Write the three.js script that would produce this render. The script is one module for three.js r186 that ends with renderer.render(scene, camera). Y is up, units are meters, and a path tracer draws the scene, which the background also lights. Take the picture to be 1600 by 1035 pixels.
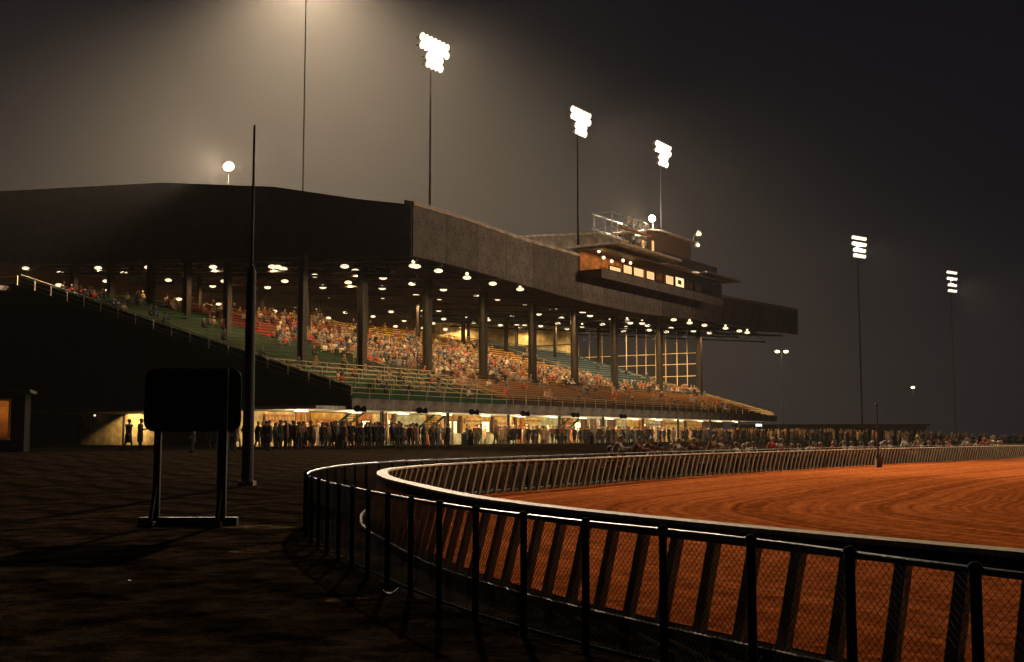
import * as THREE from 'three';
import { mergeGeometries } from 'three/addons/utils/BufferGeometryUtils.js';
import { MarchingCubes } from 'three/addons/objects/MarchingCubes.js';
import { ImprovedNoise } from 'three/addons/math/ImprovedNoise.js';

// ------------------------------------------------------------------ camera, sky, exposure, haze
const R = Math.PI / 180;
const scene = new THREE.Scene();
const camera = new THREE.PerspectiveCamera(32.06, 1600 / 1034.4, 0.1, 3000);
camera.position.set(0, 1.72, 0);
camera.rotation.x = 5.168 * R;
const renderer = new THREE.WebGLRenderer({ antialias: true });
renderer.toneMapping = THREE.LinearToneMapping;
renderer.toneMappingExposure = 1;
renderer.shadowMap.enabled = true;
{ // night sky: nearly black, a little blue, a breath of town glow low down
  const W = 64, H = 32, d = new Float32Array(W * H * 4);
  for (let j = 0; j < H; j++) for (let i = 0; i < W; i++) {
    const up = Math.sin(((j + 0.5) / H - 0.5) * Math.PI), k = Math.exp(-Math.max(0, up) * 4), o = (j * W + i) * 4;
    d[o] = 0.0010 + 0.0003 * k; d[o + 1] = 0.0017 + 0.0008 * k; d[o + 2] = 0.0047 + 0.0026 * k; d[o + 3] = 1;
  }
  const sky = new THREE.DataTexture(d, W, H, THREE.RGBAFormat, THREE.FloatType);
  sky.mapping = THREE.EquirectangularReflectionMapping; sky.magFilter = THREE.LinearFilter; sky.needsUpdate = true;
  scene.background = sky; scene.environment = sky;
}
scene.fog = new THREE.FogExp2(new THREE.Color().setRGB(1.0, 0.92, 0.84), 0.0001);
const WARM = new THREE.Color().setRGB(1.0, 0.80, 0.56), LAMPCOL = new THREE.Color().setRGB(1.0, 0.66, 0.27), HALL = new THREE.Color().setRGB(1.0, 0.72, 0.36);
const FLOOD = 7800, PENDANT = 190, HALLLIGHT = 75;

// ------------------------------------------------------------------ the grandstand's own axes: s along its front, n out towards the track
const O = { x: -12.034, z: -85.122 }, S = { x: 0.54343, z: -0.83946 }, N = { x: 0.83946, z: 0.54343 }, PHI = Math.atan2(0.83946, 0.54343);
const P = (s, n, y) => new THREE.Vector3(O.x + S.x * s + N.x * n, y, O.z + S.z * s + N.z * n);
const nOf = (x, z) => (x - O.x) * N.x + (z - O.z) * N.z;
const sOf = (x, z) => (x - O.x) * S.x + (z - O.z) * S.z;
const smooth = (t) => { t = Math.min(1, Math.max(0, t)); return t * t * (3 - 2 * t); };
const groundY = (x, z) => 0.85 * smooth((31 - nOf(x, z)) / 28);

// ------------------------------------------------------------------ random, noise, textures
function rng(seed) { let a = seed >>> 0; return () => { a = (a + 0x6d2b79f5) | 0; let t = Math.imul(a ^ (a >>> 15), 1 | a); t = (t + Math.imul(t ^ (t >>> 7), 61 | t)) ^ t; return ((t ^ (t >>> 14)) >>> 0) / 4294967296; }; }
const hash = (i, j, k) => { let h = Math.imul(i, 374761393) ^ Math.imul(j, 668265263) ^ Math.imul(k, 1274126177); h = Math.imul(h ^ (h >>> 13), 1274126177); return ((h ^ (h >>> 16)) >>> 0) / 4294967296; };
function vnoise(x, y, px, py, seed) { // tileable value noise
  const ix = Math.floor(x), iy = Math.floor(y), fx = smooth(x - ix), fy = smooth(y - iy), w = (a, p) => ((a % p) + p) % p;
  const a = hash(w(ix, px), w(iy, py), seed), b = hash(w(ix + 1, px), w(iy, py), seed), c = hash(w(ix, px), w(iy + 1, py), seed), d = hash(w(ix + 1, px), w(iy + 1, py), seed);
  return (a + (b - a) * fx) * (1 - fy) + (c + (d - c) * fx) * fy;
}
function fbm(u, v, f, oct, seed, g = 0.5, ax = 1) { let s = 0, a = 1, t = 0; for (let o = 0; o < oct; o++) { const p = f << o; s += a * vnoise(u * p * ax, v * p, p * ax, p, seed + o); t += a; a *= g; } return s / t; }
function tile(size, metres, fn, srgb = true) { // fn(u,v) -> [r,g,b] 0..1
  const d = new Uint8Array(size * size * 4);
  for (let j = 0; j < size; j++) for (let i = 0; i < size; i++) { const c = fn((i + 0.5) / size, (j + 0.5) / size), o = (j * size + i) * 4; for (let k = 0; k < 3; k++) d[o + k] = Math.max(0, Math.min(255, c[k] * 255)); d[o + 3] = 255; }
  const t = new THREE.DataTexture(d, size, size, THREE.RGBAFormat);
  t.magFilter = THREE.LinearFilter; t.wrapS = t.wrapT = THREE.RepeatWrapping; t.repeat.set(1 / metres, 1 / metres); if (srgb) t.colorSpace = THREE.SRGBColorSpace; t.needsUpdate = true; return t;
}
const grey = (v) => [v, v, v];
const texDirt = tile(512, 2.6, (u, v) => { const g = fbm(u, v, 6, 6, 11, 0.68), s = vnoise(u * 90, v * 90, 90, 90, 31); return grey(0.30 + 1.3 * (g - 0.3) + (s > 0.88 ? 0.4 : 0) - (s < 0.15 ? 0.25 : 0)); });
const texDirtB = tile(512, 2.6, (u, v) => { const g = fbm(u, v, 6, 6, 11, 0.72), s = vnoise(u * 90, v * 90, 90, 90, 31); return grey(g + (s > 0.86 ? 0.3 : 0)); }, false);
const texClod = tile(512, 1.3, (u, v) => grey(fbm(u, v, 12, 5, 77, 0.7)), false);
const texWood = tile(256, 1.2, (u, v) => grey(0.62 + 0.36 * fbm(u, v, 4, 5, 5, 0.6, 6)));
const texPaint = tile(256, 3.1, (u, v) => { const a = fbm(u, v, 3, 6, 21, 0.6), r = fbm(u, v, 24, 3, 9, 0.6); return grey(0.72 + 0.32 * (a - 0.3) - (r > 0.62 ? 0.22 : 0)); });
const texConc = tile(256, 2.2, (u, v) => grey(0.55 + 0.55 * fbm(u, v, 5, 6, 41, 0.65)));
const texFine = tile(256, 0.5, (u, v) => grey(fbm(u, v, 16, 4, 61, 0.65)), false);
function mat(rgb, o = {}) {
  const m = new THREE.MeshPhysicalMaterial({ specularIntensity: o.spec ?? ((o.rough ?? 0.75) >= 0.85 ? 0.06 : 0.35), roughness: o.rough ?? 0.75, metalness: o.metal ?? 0, map: o.map === undefined ? texPaint : o.map, bumpMap: o.bump ?? texFine, bumpScale: o.bs ?? 0.002 });
  m.color.setRGB(rgb[0], rgb[1], rgb[2]); return m;
}
const glow = (rgb, k) => { const m = new THREE.MeshStandardMaterial({ roughness: 0.5 }); m.color.setRGB(0.8, 0.78, 0.7); m.emissive.setRGB(rgb[0], rgb[1], rgb[2]); m.emissiveIntensity = k; return m; };
const M = {
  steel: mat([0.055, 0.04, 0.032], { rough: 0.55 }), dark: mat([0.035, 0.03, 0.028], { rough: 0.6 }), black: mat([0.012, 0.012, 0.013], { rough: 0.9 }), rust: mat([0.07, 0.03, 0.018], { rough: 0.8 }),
  fascia: mat([0.22, 0.165, 0.13], { rough: 0.7 }), coping: mat([0.58, 0.44, 0.31], { map: texConc }), roof: mat([0.07, 0.055, 0.05], { rough: 0.9 }), ceil: mat([0.08, 0.058, 0.047], { rough: 0.9 }),
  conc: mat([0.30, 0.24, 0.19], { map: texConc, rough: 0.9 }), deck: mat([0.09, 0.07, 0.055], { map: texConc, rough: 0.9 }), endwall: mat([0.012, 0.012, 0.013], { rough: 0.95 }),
  green: mat([0.016, 0.075, 0.028], { map: texWood }), red: mat([0.42, 0.055, 0.035], { map: texWood }), yellow: mat([0.78, 0.42, 0.05], { map: texWood }), blue: mat([0.10, 0.20, 0.30], { map: texWood }), tan: mat([0.46, 0.23, 0.09], { map: texWood }),
  rail: mat([0.52, 0.40, 0.24], { map: texWood }), railboard: mat([0.85, 0.64, 0.38], { map: texWood, rough: 0.68, spec: 0.5 }), paledeck: mat([0.42, 0.33, 0.22], { map: texWood }),
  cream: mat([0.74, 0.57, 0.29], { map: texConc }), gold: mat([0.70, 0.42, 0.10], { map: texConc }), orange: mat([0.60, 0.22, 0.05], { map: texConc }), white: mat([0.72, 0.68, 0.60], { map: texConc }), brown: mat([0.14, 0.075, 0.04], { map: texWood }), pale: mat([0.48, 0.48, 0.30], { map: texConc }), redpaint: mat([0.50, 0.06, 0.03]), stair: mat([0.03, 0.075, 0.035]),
  metal: mat([0.34, 0.33, 0.31], { rough: 0.4, metal: 0.7 }), paper: mat([0.75, 0.70, 0.62], { map: null }), mullion: mat([0.75, 0.55, 0.32], { map: null }), wire: mat([0.035, 0.03, 0.027], { rough: 0.75, metal: 0, map: null, bump: null }),
};
M.glass = new THREE.MeshPhysicalMaterial({ transmission: 1, roughness: 0.02, thickness: 0, ior: 1.5 }); M.glass.color.setRGB(0.75, 0.75, 0.72);
M.lens = glow([1.0, 0.84, 0.68], 1.35); M.lens.name = 'lamp glow'; M.bulb = glow([1.0, 0.80, 0.52], 1.5); M.tube = glow([0.86, 1.0, 0.96], 2.2); M.lit = glow([1.0, 0.52, 0.14], 0.8); M.litpale = glow([1.0, 0.78, 0.36], 1.1);

// ------------------------------------------------------------------ geometry helpers
function metreUV(g) {
  const p = g.attributes.position, n = g.attributes.normal, uv = new Float32Array(p.count * 2);
  for (let i = 0; i < p.count; i++) {
    const ax = Math.abs(n.getX(i)), ay = Math.abs(n.getY(i)), az = Math.abs(n.getZ(i));
    if (ay >= ax && ay >= az) { uv[2 * i] = p.getX(i); uv[2 * i + 1] = p.getZ(i); } else if (ax >= az) { uv[2 * i] = p.getZ(i); uv[2 * i + 1] = p.getY(i); } else { uv[2 * i] = p.getX(i); uv[2 * i + 1] = p.getY(i); }
  }
  g.setAttribute('uv', new THREE.BufferAttribute(uv, 2)); return g;
}
const _m = new THREE.Matrix4(), _q = new THREE.Quaternion(), _e = new THREE.Euler(), UPV = new THREE.Vector3(0, 1, 0);
class Bag {
  constructor() { this.g = []; }
  add(g, x = 0, y = 0, z = 0, rx = 0, ry = 0, rz = 0) {
    g = g.index ? g.toNonIndexed() : g; for (const k of Object.keys(g.attributes)) if (!['position', 'normal'].includes(k)) g.deleteAttribute(k);
    _q.setFromEuler(_e.set(rx, ry, rz)); g.applyMatrix4(_m.compose(new THREE.Vector3(x, y, z), _q, new THREE.Vector3(1, 1, 1))); this.g.push(metreUV(g)); return this;
  }
  box(w, h, d, x, y, z, rx, ry, rz) { return this.add(new THREE.BoxGeometry(w, h, d), x, y, z, rx, ry, rz); }
  cyl(r1, r2, h, x, y, z, seg = 10, rx, ry, rz) { return this.add(new THREE.CylinderGeometry(r1, r2, h, seg), x, y, z, rx, ry, rz); }
  sph(r, x, y, z, w = 12, h = 8, sx = 1, sy = 1, sz = 1) { return this.add(new THREE.SphereGeometry(r, w, h).scale(sx, sy, sz), x, y, z); }
  bar(a, b, w, h) { // square bar between two points
    const A = new THREE.Vector3(...a), B = new THREE.Vector3(...b), d = B.clone().sub(A), L = d.length(), g = new THREE.BoxGeometry(w, L, h ?? w).toNonIndexed();
    g.deleteAttribute('uv'); g.applyMatrix4(_m.compose(A.clone().add(B).multiplyScalar(0.5), _q.setFromUnitVectors(UPV, d.normalize()), new THREE.Vector3(1, 1, 1))); this.g.push(metreUV(g)); return this;
  }
  rod(a, b, r, seg = 6) { const A = new THREE.Vector3(...a), B = new THREE.Vector3(...b), d = B.clone().sub(A), g = new THREE.CylinderGeometry(r, r, d.length(), seg).toNonIndexed(); g.deleteAttribute('uv'); g.applyMatrix4(_m.compose(A.clone().add(B).multiplyScalar(0.5), _q.setFromUnitVectors(UPV, d.normalize()), new THREE.Vector3(1, 1, 1))); this.g.push(metreUV(g)); return this; }
  build(name, m, parent = scene, label) {
    const o = new THREE.Mesh(mergeGeometries(this.g), m); o.name = name; o.castShadow = o.receiveShadow = true; if (label) o.userData.label = label; parent.add(o); return o;
  }
}
const used = {};
const numbered = (n) => { const k = used[n] = (used[n] ?? -1) + 1; return k ? `${n}_${String(k).padStart(3, '0')}` : n; };
function tag(o, label, category, group, kind) { o.userData = { label, category }; if (group) o.userData.group = group; if (kind) o.userData.kind = kind; return o; }
function thing(name, pos, turn, label, category, group) { const o = new THREE.Group(); o.name = numbered(name); scene.add(o); o.position.copy(pos); o.rotation.y = turn; return tag(o, label, category, group); }
function copyOf(src, name, pos, turn, label, group) { const o = src.clone(); o.name = numbered(name); scene.add(o); o.position.copy(pos); o.rotation.y = turn; o.userData = { ...src.userData, label }; if (group) o.userData.group = group; return o; }
const standThing = (name, label, category, group) => thing(name, P(0, 0, 0), PHI, label, category, group);
function piece(src, name, parent) { const o = src.clone(); o.name = name; parent.add(o); return o; }
function pointLight(pos, color, I, rad) { const l = new THREE.PointLight(color, I, 0, 2); l.position.copy(pos); l.shadow.radius = rad / 0.02; l.castShadow = true; scene.add(l); return l; }
function spotLight(pos, target, color, I, deg, rad, pen = 1) { const l = new THREE.SpotLight(color, I, 0, deg * R, pen, 2); l.position.copy(pos); l.target.position.copy(target); l.shadow.radius = rad / 0.02; l.castShadow = true; scene.add(l); scene.add(l.target); return l; }
// a closed solid through a list of cross-sections (each a list of [s, y, n] corners in the same order)
function loft(sections) {
  const pos = [], tri = (a, b, c) => pos.push(...a, ...b, ...c), k = sections[0].length;
  for (let i = 0; i + 1 < sections.length; i++) for (let j = 0; j < k; j++) { const a = sections[i][j], b = sections[i][(j + 1) % k], c = sections[i + 1][j], d = sections[i + 1][(j + 1) % k]; tri(a, b, d); tri(a, d, c); }
  const cap = (sec, flip) => { for (let j = 1; j + 1 < k; j++) flip ? tri(sec[0], sec[j + 1], sec[j]) : tri(sec[0], sec[j], sec[j + 1]); };
  cap(sections[0], true); cap(sections[sections.length - 1], false);
  const g = new THREE.BufferGeometry(); g.setAttribute('position', new THREE.Float32BufferAttribute(pos, 3)); g.computeVertexNormals(); return g;
}

// ================================================================== GROUND AND TRACK
const railPts = [[7.6, 2.6], [5.3, 5.0], [3.36, 7.66], [2.27, 9.26], [1.21, 10.99], [0.41, 12.44], [-0.61, 14.78], [-1.61, 18.22], [-2.3, 20.9], [-2.75, 23.6], [-2.92, 26.2], [-2.5, 29.2], [-1.7, 32.0], [-0.5, 34.7], [1.3, 37.6], [3.6, 42], [8.4, 50], [14.6, 58.6], [23.2, 70], [37.8, 87.6], [52, 104.5]];
const fencePts = [[6.6, 0.8], [4.5, 2.9], [3.3, 4.6], [2.35, 6.2], [1.76, 7.45], [1.24, 8.35], [0.33, 9.75], [-0.45, 11.2], [-1.28, 13.15], [-2.05, 15.2], [-2.95, 17.9], [-3.6, 20.4], [-3.95, 23.2], [-3.95, 26.0], [-3.6, 28.9], [-2.9, 31.4], [-1.7, 34.2], [0.2, 37.6], [2.7, 42.4], [7.5, 50.6], [13.7, 59.2], [22.3, 70.7], [36.9, 88.3], [51.2, 105.2]];
const curve = (pts) => { const c = new THREE.CatmullRomCurve3(pts.map(([x, z]) => new THREE.Vector3(x, 0, -z)), false, 'centripetal'); c.arcLengthDivisions = 1200; return c; };
const railC = curve(railPts), fenceC = curve(fencePts), railL = railC.getLength(), fenceL = fenceC.getLength();
// point at arc length d, pushed `off` metres towards the track (to the right of travel is the track side)
function along(c, L, d, off = 0, y = 0) { const t = Math.min(1, Math.max(0, d / L)), p = c.getPointAt(t), v = c.getTangentAt(t); return { p: new THREE.Vector3(p.x - v.z * off, y, p.z + v.x * off), v, q: new THREE.Vector3(-v.z, 0, v.x) }; }

const xs = [], zs = [];
for (const a of [-900, -500, -280, -160, -110, -85]) xs.push(a); for (let x = -70; x <= 125; x += 1.5) xs.push(x); for (const a of [150, 200, 300, 500, 900]) xs.push(a);
for (const a of [-900, -300, -80, -20]) zs.push(a); for (let z = -6; z <= 150; z += 1.5) zs.push(z); for (const a of [180, 240, 330, 500, 900]) zs.push(a);
{
  const pos = [], uv = [], col = [], idx = [], nz = new ImprovedNoise();
  for (const z of zs) for (const x of xs) {
    pos.push(x, groundY(x, -z), -z); uv.push(x, z);
    const a = 0.5 + 0.5 * nz.noise(x * 0.11, z * 0.16, 3.3), b = 0.5 + 0.5 * nz.noise(x * 0.5, z * 0.5, 9.1), n = nOf(x, -z);
    const c = nz.noise(x * 0.27, z * 0.31, 21.7); let k = 0.5 + 0.45 * a * a + 0.3 * (b - 0.5) + 0.15 * Math.max(0, c);  k = Math.max(0.18, k); k *= n > 33.5 ? 1.25 : 1.0;
    col.push(0.056 * k, 0.036 * k, 0.022 * k);
  }
  const w = xs.length; for (let j = 0; j + 1 < zs.length; j++) for (let i = 0; i + 1 < w; i++) { const a = j * w + i; idx.push(a, a + 1, a + w, a + 1, a + w + 1, a + w); }
  const g = new THREE.BufferGeometry(); g.setAttribute('position', new THREE.Float32BufferAttribute(pos, 3)); g.setAttribute('uv', new THREE.Float32BufferAttribute(uv, 2)); g.setAttribute('color', new THREE.Float32BufferAttribute(col, 3)); g.setIndex(idx); g.computeVertexNormals();
  const m = new THREE.MeshPhysicalMaterial({ vertexColors: true, roughness: 1, specularIntensity: 0, map: texDirt, bumpMap: texDirtB, bumpScale: 0.05 });
  const o = new THREE.Mesh(g, m); o.name = 'ground'; o.receiveShadow = true; o.userData = { kind: 'structure', label: 'dark trodden dirt and asphalt apron between the stand and the fence' }; scene.add(o);
}
{ // the track: harrowed clay, furrows that follow the rail round the bend
  const line = []; for (let i = 0; i <= 420; i++) line.push(railC.getPointAt(i / 420));
  const nz = new ImprovedNoise();
  const distTo = (x, z) => { let b = 1e9; for (const p of line) { const d = (p.x - x) ** 2 + (p.z + z) ** 2; if (d < b) b = d; } return Math.sqrt(b); };
  const sheet = (name, x0, z0, x1, z1, W, H, poly, y, label) => {
    const cw = 129, ch = 129, D = new Float32Array(cw * ch), d = new Uint8Array(W * H * 4);
    for (let j = 0; j < ch; j++) for (let i = 0; i < cw; i++) D[j * cw + i] = distTo(x0 + (x1 - x0) * i / (cw - 1), z0 + (z1 - z0) * j / (ch - 1));
    const prof = new Float32Array(8192); for (let i = 0; i < 8192; i++) { const q = i * 0.02; prof[i] = 0.8 * nz.noise(q * 7.3, 1.7, 0.3) + 0.5 * nz.noise(q * 3.1, 7.7, 0.3) + 0.22 * nz.noise(q * 0.8, 3.1, 0.9); }
    for (let j = 0; j < H; j++) for (let i = 0; i < W; i++) {
      const fx = (i + 0.5) / W * (cw - 1), fz = (j + 0.5) / H * (ch - 1), ix = Math.min(cw - 2, fx | 0), iz = Math.min(ch - 2, fz | 0), ax = fx - ix, az = fz - iz;
      const dd = (D[iz * cw + ix] * (1 - ax) + D[iz * cw + ix + 1] * ax) * (1 - az) + (D[(iz + 1) * cw + ix] * (1 - ax) + D[(iz + 1) * cw + ix + 1] * ax) * az;
      const x = x0 + (x1 - x0) * (i + 0.5) / W, z = z0 + (z1 - z0) * (j + 0.5) / H;
      const warp = 0.22 * nz.noise(x * 0.12, z * 0.12, 5.5) + 0.07 * nz.noise(x * 0.7, z * 0.7, 2.5);
      const q = (dd + warp) / 0.02, qi = Math.min(8190, q | 0), pr = prof[qi] + (prof[qi + 1] - prof[qi]) * (q - qi);
      const fine = hash(i, j, 5) - 0.5, big = nz.noise(x * 0.09, z * 0.09, 8.8);
      const v = 0.70 + 0.26 * pr * (0.75 + 0.5 * nz.noise(x * 0.3, z * 0.3, 1.1)) + 0.13 * big + 0.20 * fine + 0.16 * nz.noise(x * 5.3, z * 5.3, 4.4) + 0.12 * nz.noise(x * 13, z * 13, 6.4), o = (j * W + i) * 4, w = Math.max(0.15, Math.min(1, v));
      d[o] = 255 * w; d[o + 1] = 255 * Math.pow(w, 1.12); d[o + 2] = 255 * Math.pow(w, 1.22); d[o + 3] = 255;
    }
    const t = new THREE.DataTexture(d, W, H, THREE.RGBAFormat); t.magFilter = THREE.LinearFilter; t.colorSpace = THREE.SRGBColorSpace; t.wrapS = t.wrapT = THREE.ClampToEdgeWrapping; t.needsUpdate = true;
    const sh = new THREE.Shape(poly.map(([x, z]) => new THREE.Vector2(x, z))), g = new THREE.ShapeGeometry(sh), p = g.attributes.position, uv = [], uv1 = [], q = [];
    for (let i = 0; i < p.count; i++) { const x = p.getX(i), z = p.getY(i); q.push(x, y, -z); uv.push((x - x0) / (x1 - x0), (z - z0) / (z1 - z0)); uv1.push(x, z); }
    g.setAttribute('position', new THREE.Float32BufferAttribute(q, 3)); g.setAttribute('uv', new THREE.Float32BufferAttribute(uv, 2)); g.setAttribute('uv1', new THREE.Float32BufferAttribute(uv1, 2));
    g.setAttribute('normal', new THREE.Float32BufferAttribute(new Array(p.count).fill([0, 1, 0]).flat(), 3));
    const b = texClod.clone(); b.channel = 1; b.needsUpdate = true;
    const m = new THREE.MeshPhysicalMaterial({ map: t, roughness: 1, specularIntensity: 0, bumpMap: b, bumpScale: 0.035 }); m.color.setRGB(0.70, 0.195, 0.05);
    const o = new THREE.Mesh(g, m); o.name = name; o.receiveShadow = true; o.userData = { kind: 'structure', label }; scene.add(o);
  };
  const edge = []; for (let i = 0; i <= 300; i++) { const a = along(railC, railL, railL * i / 300, 0.12); edge.push([a.p.x, -a.p.z]); }
  const cut = 36, near = edge.filter(([, z]) => z <= cut), far = edge.filter(([, z], i) => z > cut && i > 60);
  const last = near[near.length - 1];
  sheet('track', -5, 1, 31, cut, 1900, 1848, [...near, [last[0] + 0.01, cut], [31, cut], [31, 1], [9, 1]], 0.012, 'orange brown harrowed clay of the near part of the racetrack');
  sheet('track_far', -2, cut, 118, 130, 1400, 1097, [[last[0] + 0.01, cut], ...far, [70, 130], [118, 130], [118, cut]], 0.012, 'orange brown harrowed clay of the far part of the racetrack');
}

// ================================================================== RAIL AND FENCE
{ // white-capped board rail on leaning posts
  const t = thing('racetrack_rail', new THREE.Vector3(), 0, 'pale board rail on leaning wooden posts curving round the end of the clay track', 'rail');
  const strip = (d0, d1, offs, ys, step) => { // a closed band: corners (off, y) swept along
    const secs = []; const n = Math.ceil((d1 - d0) / step);
    for (let i = 0; i <= n; i++) { const d = d0 + (d1 - d0) * i / n; secs.push(offs.map((o, k) => { const a = along(railC, railL, d, o, ys[k]); return [a.p.x, a.p.y, a.p.z]; })); }
    return loft(secs);
  };
  const rnd = rng(4), B = 3.66; // boards butt end to end
  for (let d = 0.3, k = 0; d < railL - 0.5; k++) {
    const e = Math.min(railL - 0.3, d + B), j = (rnd() - 0.5) * 0.006;
    new Bag().add(strip(d + 0.004, e - 0.004, [0.0, 0.22, 0.22, 0.0], [0.955 + j, 0.955 + j, 0.915 + j, 0.915 + j], 0.35)).build('cap_board', M.railboard, t);
    new Bag().add(strip(d + 0.004, e - 0.004, [0.012, 0.042, 0.042, 0.012], [0.913, 0.913, 0.79, 0.79], 0.35)).build('face_board', M.brown, t);
    d = e;
  }
  let c = 0;
  for (let d = 0.6; d < railL - 0.4 && c < 290; d += 0.5, c++) {
    const f = (rnd() - 0.5) * 0.02, a = along(railC, railL, d, -0.16 + f), b = along(railC, railL, d, 0.09, 0.79);
    const top = along(railC, railL, d, 0.092, 0.912), bag = new Bag(), g = new THREE.BoxGeometry(0.105, 1, 0.075).toNonIndexed(); g.deleteAttribute('uv');
    const A = new THREE.Vector3(a.p.x, -0.06, a.p.z), T = top.p, dir = T.clone().sub(A), Ln = dir.length(); dir.normalize();
    const X = a.v.clone().setY(0).normalize(), Z = X.clone().cross(dir).normalize(), m4 = new THREE.Matrix4().makeBasis(X, dir.clone().multiplyScalar(Ln), Z).setPosition(A.clone().add(T).multiplyScalar(0.5));
    g.applyMatrix4(m4); g.computeVertexNormals(); bag.g.push(metreUV(g)); bag.build('post', M.rail, t);
  }
  // low kerb board at the foot of the posts
  const k = new Bag(); k.add(strip(0.3, railL - 0.3, [-0.34, -0.29, -0.29, -0.34], [0.07, 0.07, -0.02, -0.02], 0.4)); k.build('kerb_board', M.brown, t);
}
{ // chain-link fence with black steel posts
  const t = thing('chain_link_fence', new THREE.Vector3(), 0, 'black steel post fence with wire mesh round the outside of the rail', 'fence');
  const H = 1.02, pipe = (y, r, c, name, m) => {
    const pts = []; for (let d = 0.1; d < fenceL - 0.1; d += 0.5) { const a = along(fenceC, fenceL, d, 0, y); pts.push(a.p); }
    const g = new THREE.TubeGeometry(new THREE.CatmullRomCurve3(pts), pts.length * 2, r, c); new Bag().add(g).build(name, m, t);
  };
  pipe(H, 0.022, 8, 'top_rail', M.metal); pipe(0.06, 0.016, 6, 'bottom_rail', M.black);
  const pg = new Bag().cyl(0.030, 0.033, 1.10, 0, 0.5, 0, 10).sph(0.038, 0, 1.06, 0, 10, 6, 1, 0.8, 1).build('post', M.black, t); t.remove(pg);
  for (let d = 0.25; d < fenceL - 0.2; d += 0.93) { const a = along(fenceC, fenceL, d, -0.03); const o = piece(pg, 'post', t); o.position.copy(a.p); o.position.y = -0.02; o.rotation.y = d * 1.7; }
  // the mesh itself: crossing wires
  const pos = [], wire = (d0, dir, y0, y1, r, seg) => {
    const pts = []; for (let i = 0; i <= seg; i++) { const f = i / seg, a = along(fenceC, fenceL, d0 + dir * (y1 - y0) * f, dir * 0.004, y0 + (y1 - y0) * f); pts.push([a.p, a.q]); }
    for (let i = 0; i < seg; i++) {
      const [A, q] = pts[i], [B, q2] = pts[i + 1], ring = (Pt, Q, k) => { const an = k * 2.0944; return [Pt.x + Q.x * r * Math.cos(an) + 0, Pt.y + r * Math.sin(an), Pt.z + Q.z * r * Math.cos(an)]; };
      for (let k = 0; k < 3; k++) { const a = ring(A, q, k), b = ring(A, q, k + 1), c = ring(B, q2, k), d = ring(B, q2, k + 1); pos.push(...a, ...c, ...b, ...b, ...c, ...d); }
    }
  };
  for (let d = 1.2; d < 34; d += 0.052) { wire(d, 1, 0.07, H, 0.0023, 3); wire(d + 1, -1, 0.07, H, 0.0023, 3); }
  for (let d = 35.2; d < fenceL - 1.5; d += 0.13) { wire(d, 1, 0.07, H, 0.004, 2); wire(d + 1, -1, 0.07, H, 0.004, 2); }
  const g = new THREE.BufferGeometry(); g.setAttribute('position', new THREE.Float32BufferAttribute(pos, 3)); g.computeVertexNormals();
  const o = new THREE.Mesh(g, M.wire); o.name = 'wire_mesh'; o.userData.kind = 'stuff'; t.add(o);
}

// ================================================================== GRANDSTAND
const sA = (n) => 0.05 + 0.136 * n, S1 = 88, tierY = (i) => 4.34 + 0.24 * i, TIERS = 43, WALK = -TIERS * 0.8, WALKY = tierY(TIERS - 1) + 0.2;
const under = (n) => 16 - 0.075 * n;
const stand = standThing('grandstand', 'long two-level racetrack grandstand with deep pitched roof and coloured bench sections', 'grandstand');
{
  const b = new Bag();
  for (let i = 0; i < TIERS; i++) { const n0 = -0.8 * i, a = sA(n0 - 0.4); b.box(S1 - a, 0.5, 0.8, (S1 + a) / 2, tierY(i) - 0.25, n0 - 0.4); }
  b.build('stepped_deck', M.deck, stand);
  const a = sA(WALK - 12);
  new Bag().box(S1 - a, 0.4, 24, (S1 + a) / 2, WALKY - 0.2, WALK - 12).build('upper_walkway', M.deck, stand);
  new Bag().box(S1 + 1, 0.74, 0.3, (S1 + 1) / 2 - 1 + 1, 3.97, 0.155).box(S1 + 1.2, 0.10, 0.42, (S1 + 1) / 2, 4.39, 0.17).build('deck_edge', M.conc, stand);
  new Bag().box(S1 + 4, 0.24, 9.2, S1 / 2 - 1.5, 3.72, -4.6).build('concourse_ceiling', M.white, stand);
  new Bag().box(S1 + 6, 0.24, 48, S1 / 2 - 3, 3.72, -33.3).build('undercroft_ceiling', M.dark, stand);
  new Bag().box(98, 2.9, 0.3, 40, 2.2, -36).build('added_rear_wall', M.endwall, stand);  // wall added to block the bright haze showing under the stand
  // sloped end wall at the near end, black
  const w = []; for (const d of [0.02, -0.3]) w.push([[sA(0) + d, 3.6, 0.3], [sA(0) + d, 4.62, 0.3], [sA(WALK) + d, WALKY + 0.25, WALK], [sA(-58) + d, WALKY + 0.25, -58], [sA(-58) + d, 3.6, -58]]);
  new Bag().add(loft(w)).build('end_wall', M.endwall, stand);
  const p = []; for (const d of [0, 0.28]) p.push([[S1 + d, 3.6, 0.3], [S1 + d, 4.5, 0.3], [S1 + d, tierY(0) + 0.55, 0], [S1 + d, 13.75, -31.5], [S1 + d, 3.6, -31.5]]);
  new Bag().add(loft(p)).build('end_parapet', M.rail, stand);
  new Bag().box(0.3, 8, 27, S1 + 0.15, 16.2, -31.5 - 13.5).build('upper_end_wall', M.cream, stand);
  new Bag().box(0.12, 0.18, 27, S1 - 0.07, 15.6, -31.5 - 13.5).build('wall_rail', M.brown, stand);
  new Bag().box(S1 + 6, 8, 0.3, S1 / 2 - 3, 17.5, -58.2).build('back_wall', M.brown, stand);
}
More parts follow.
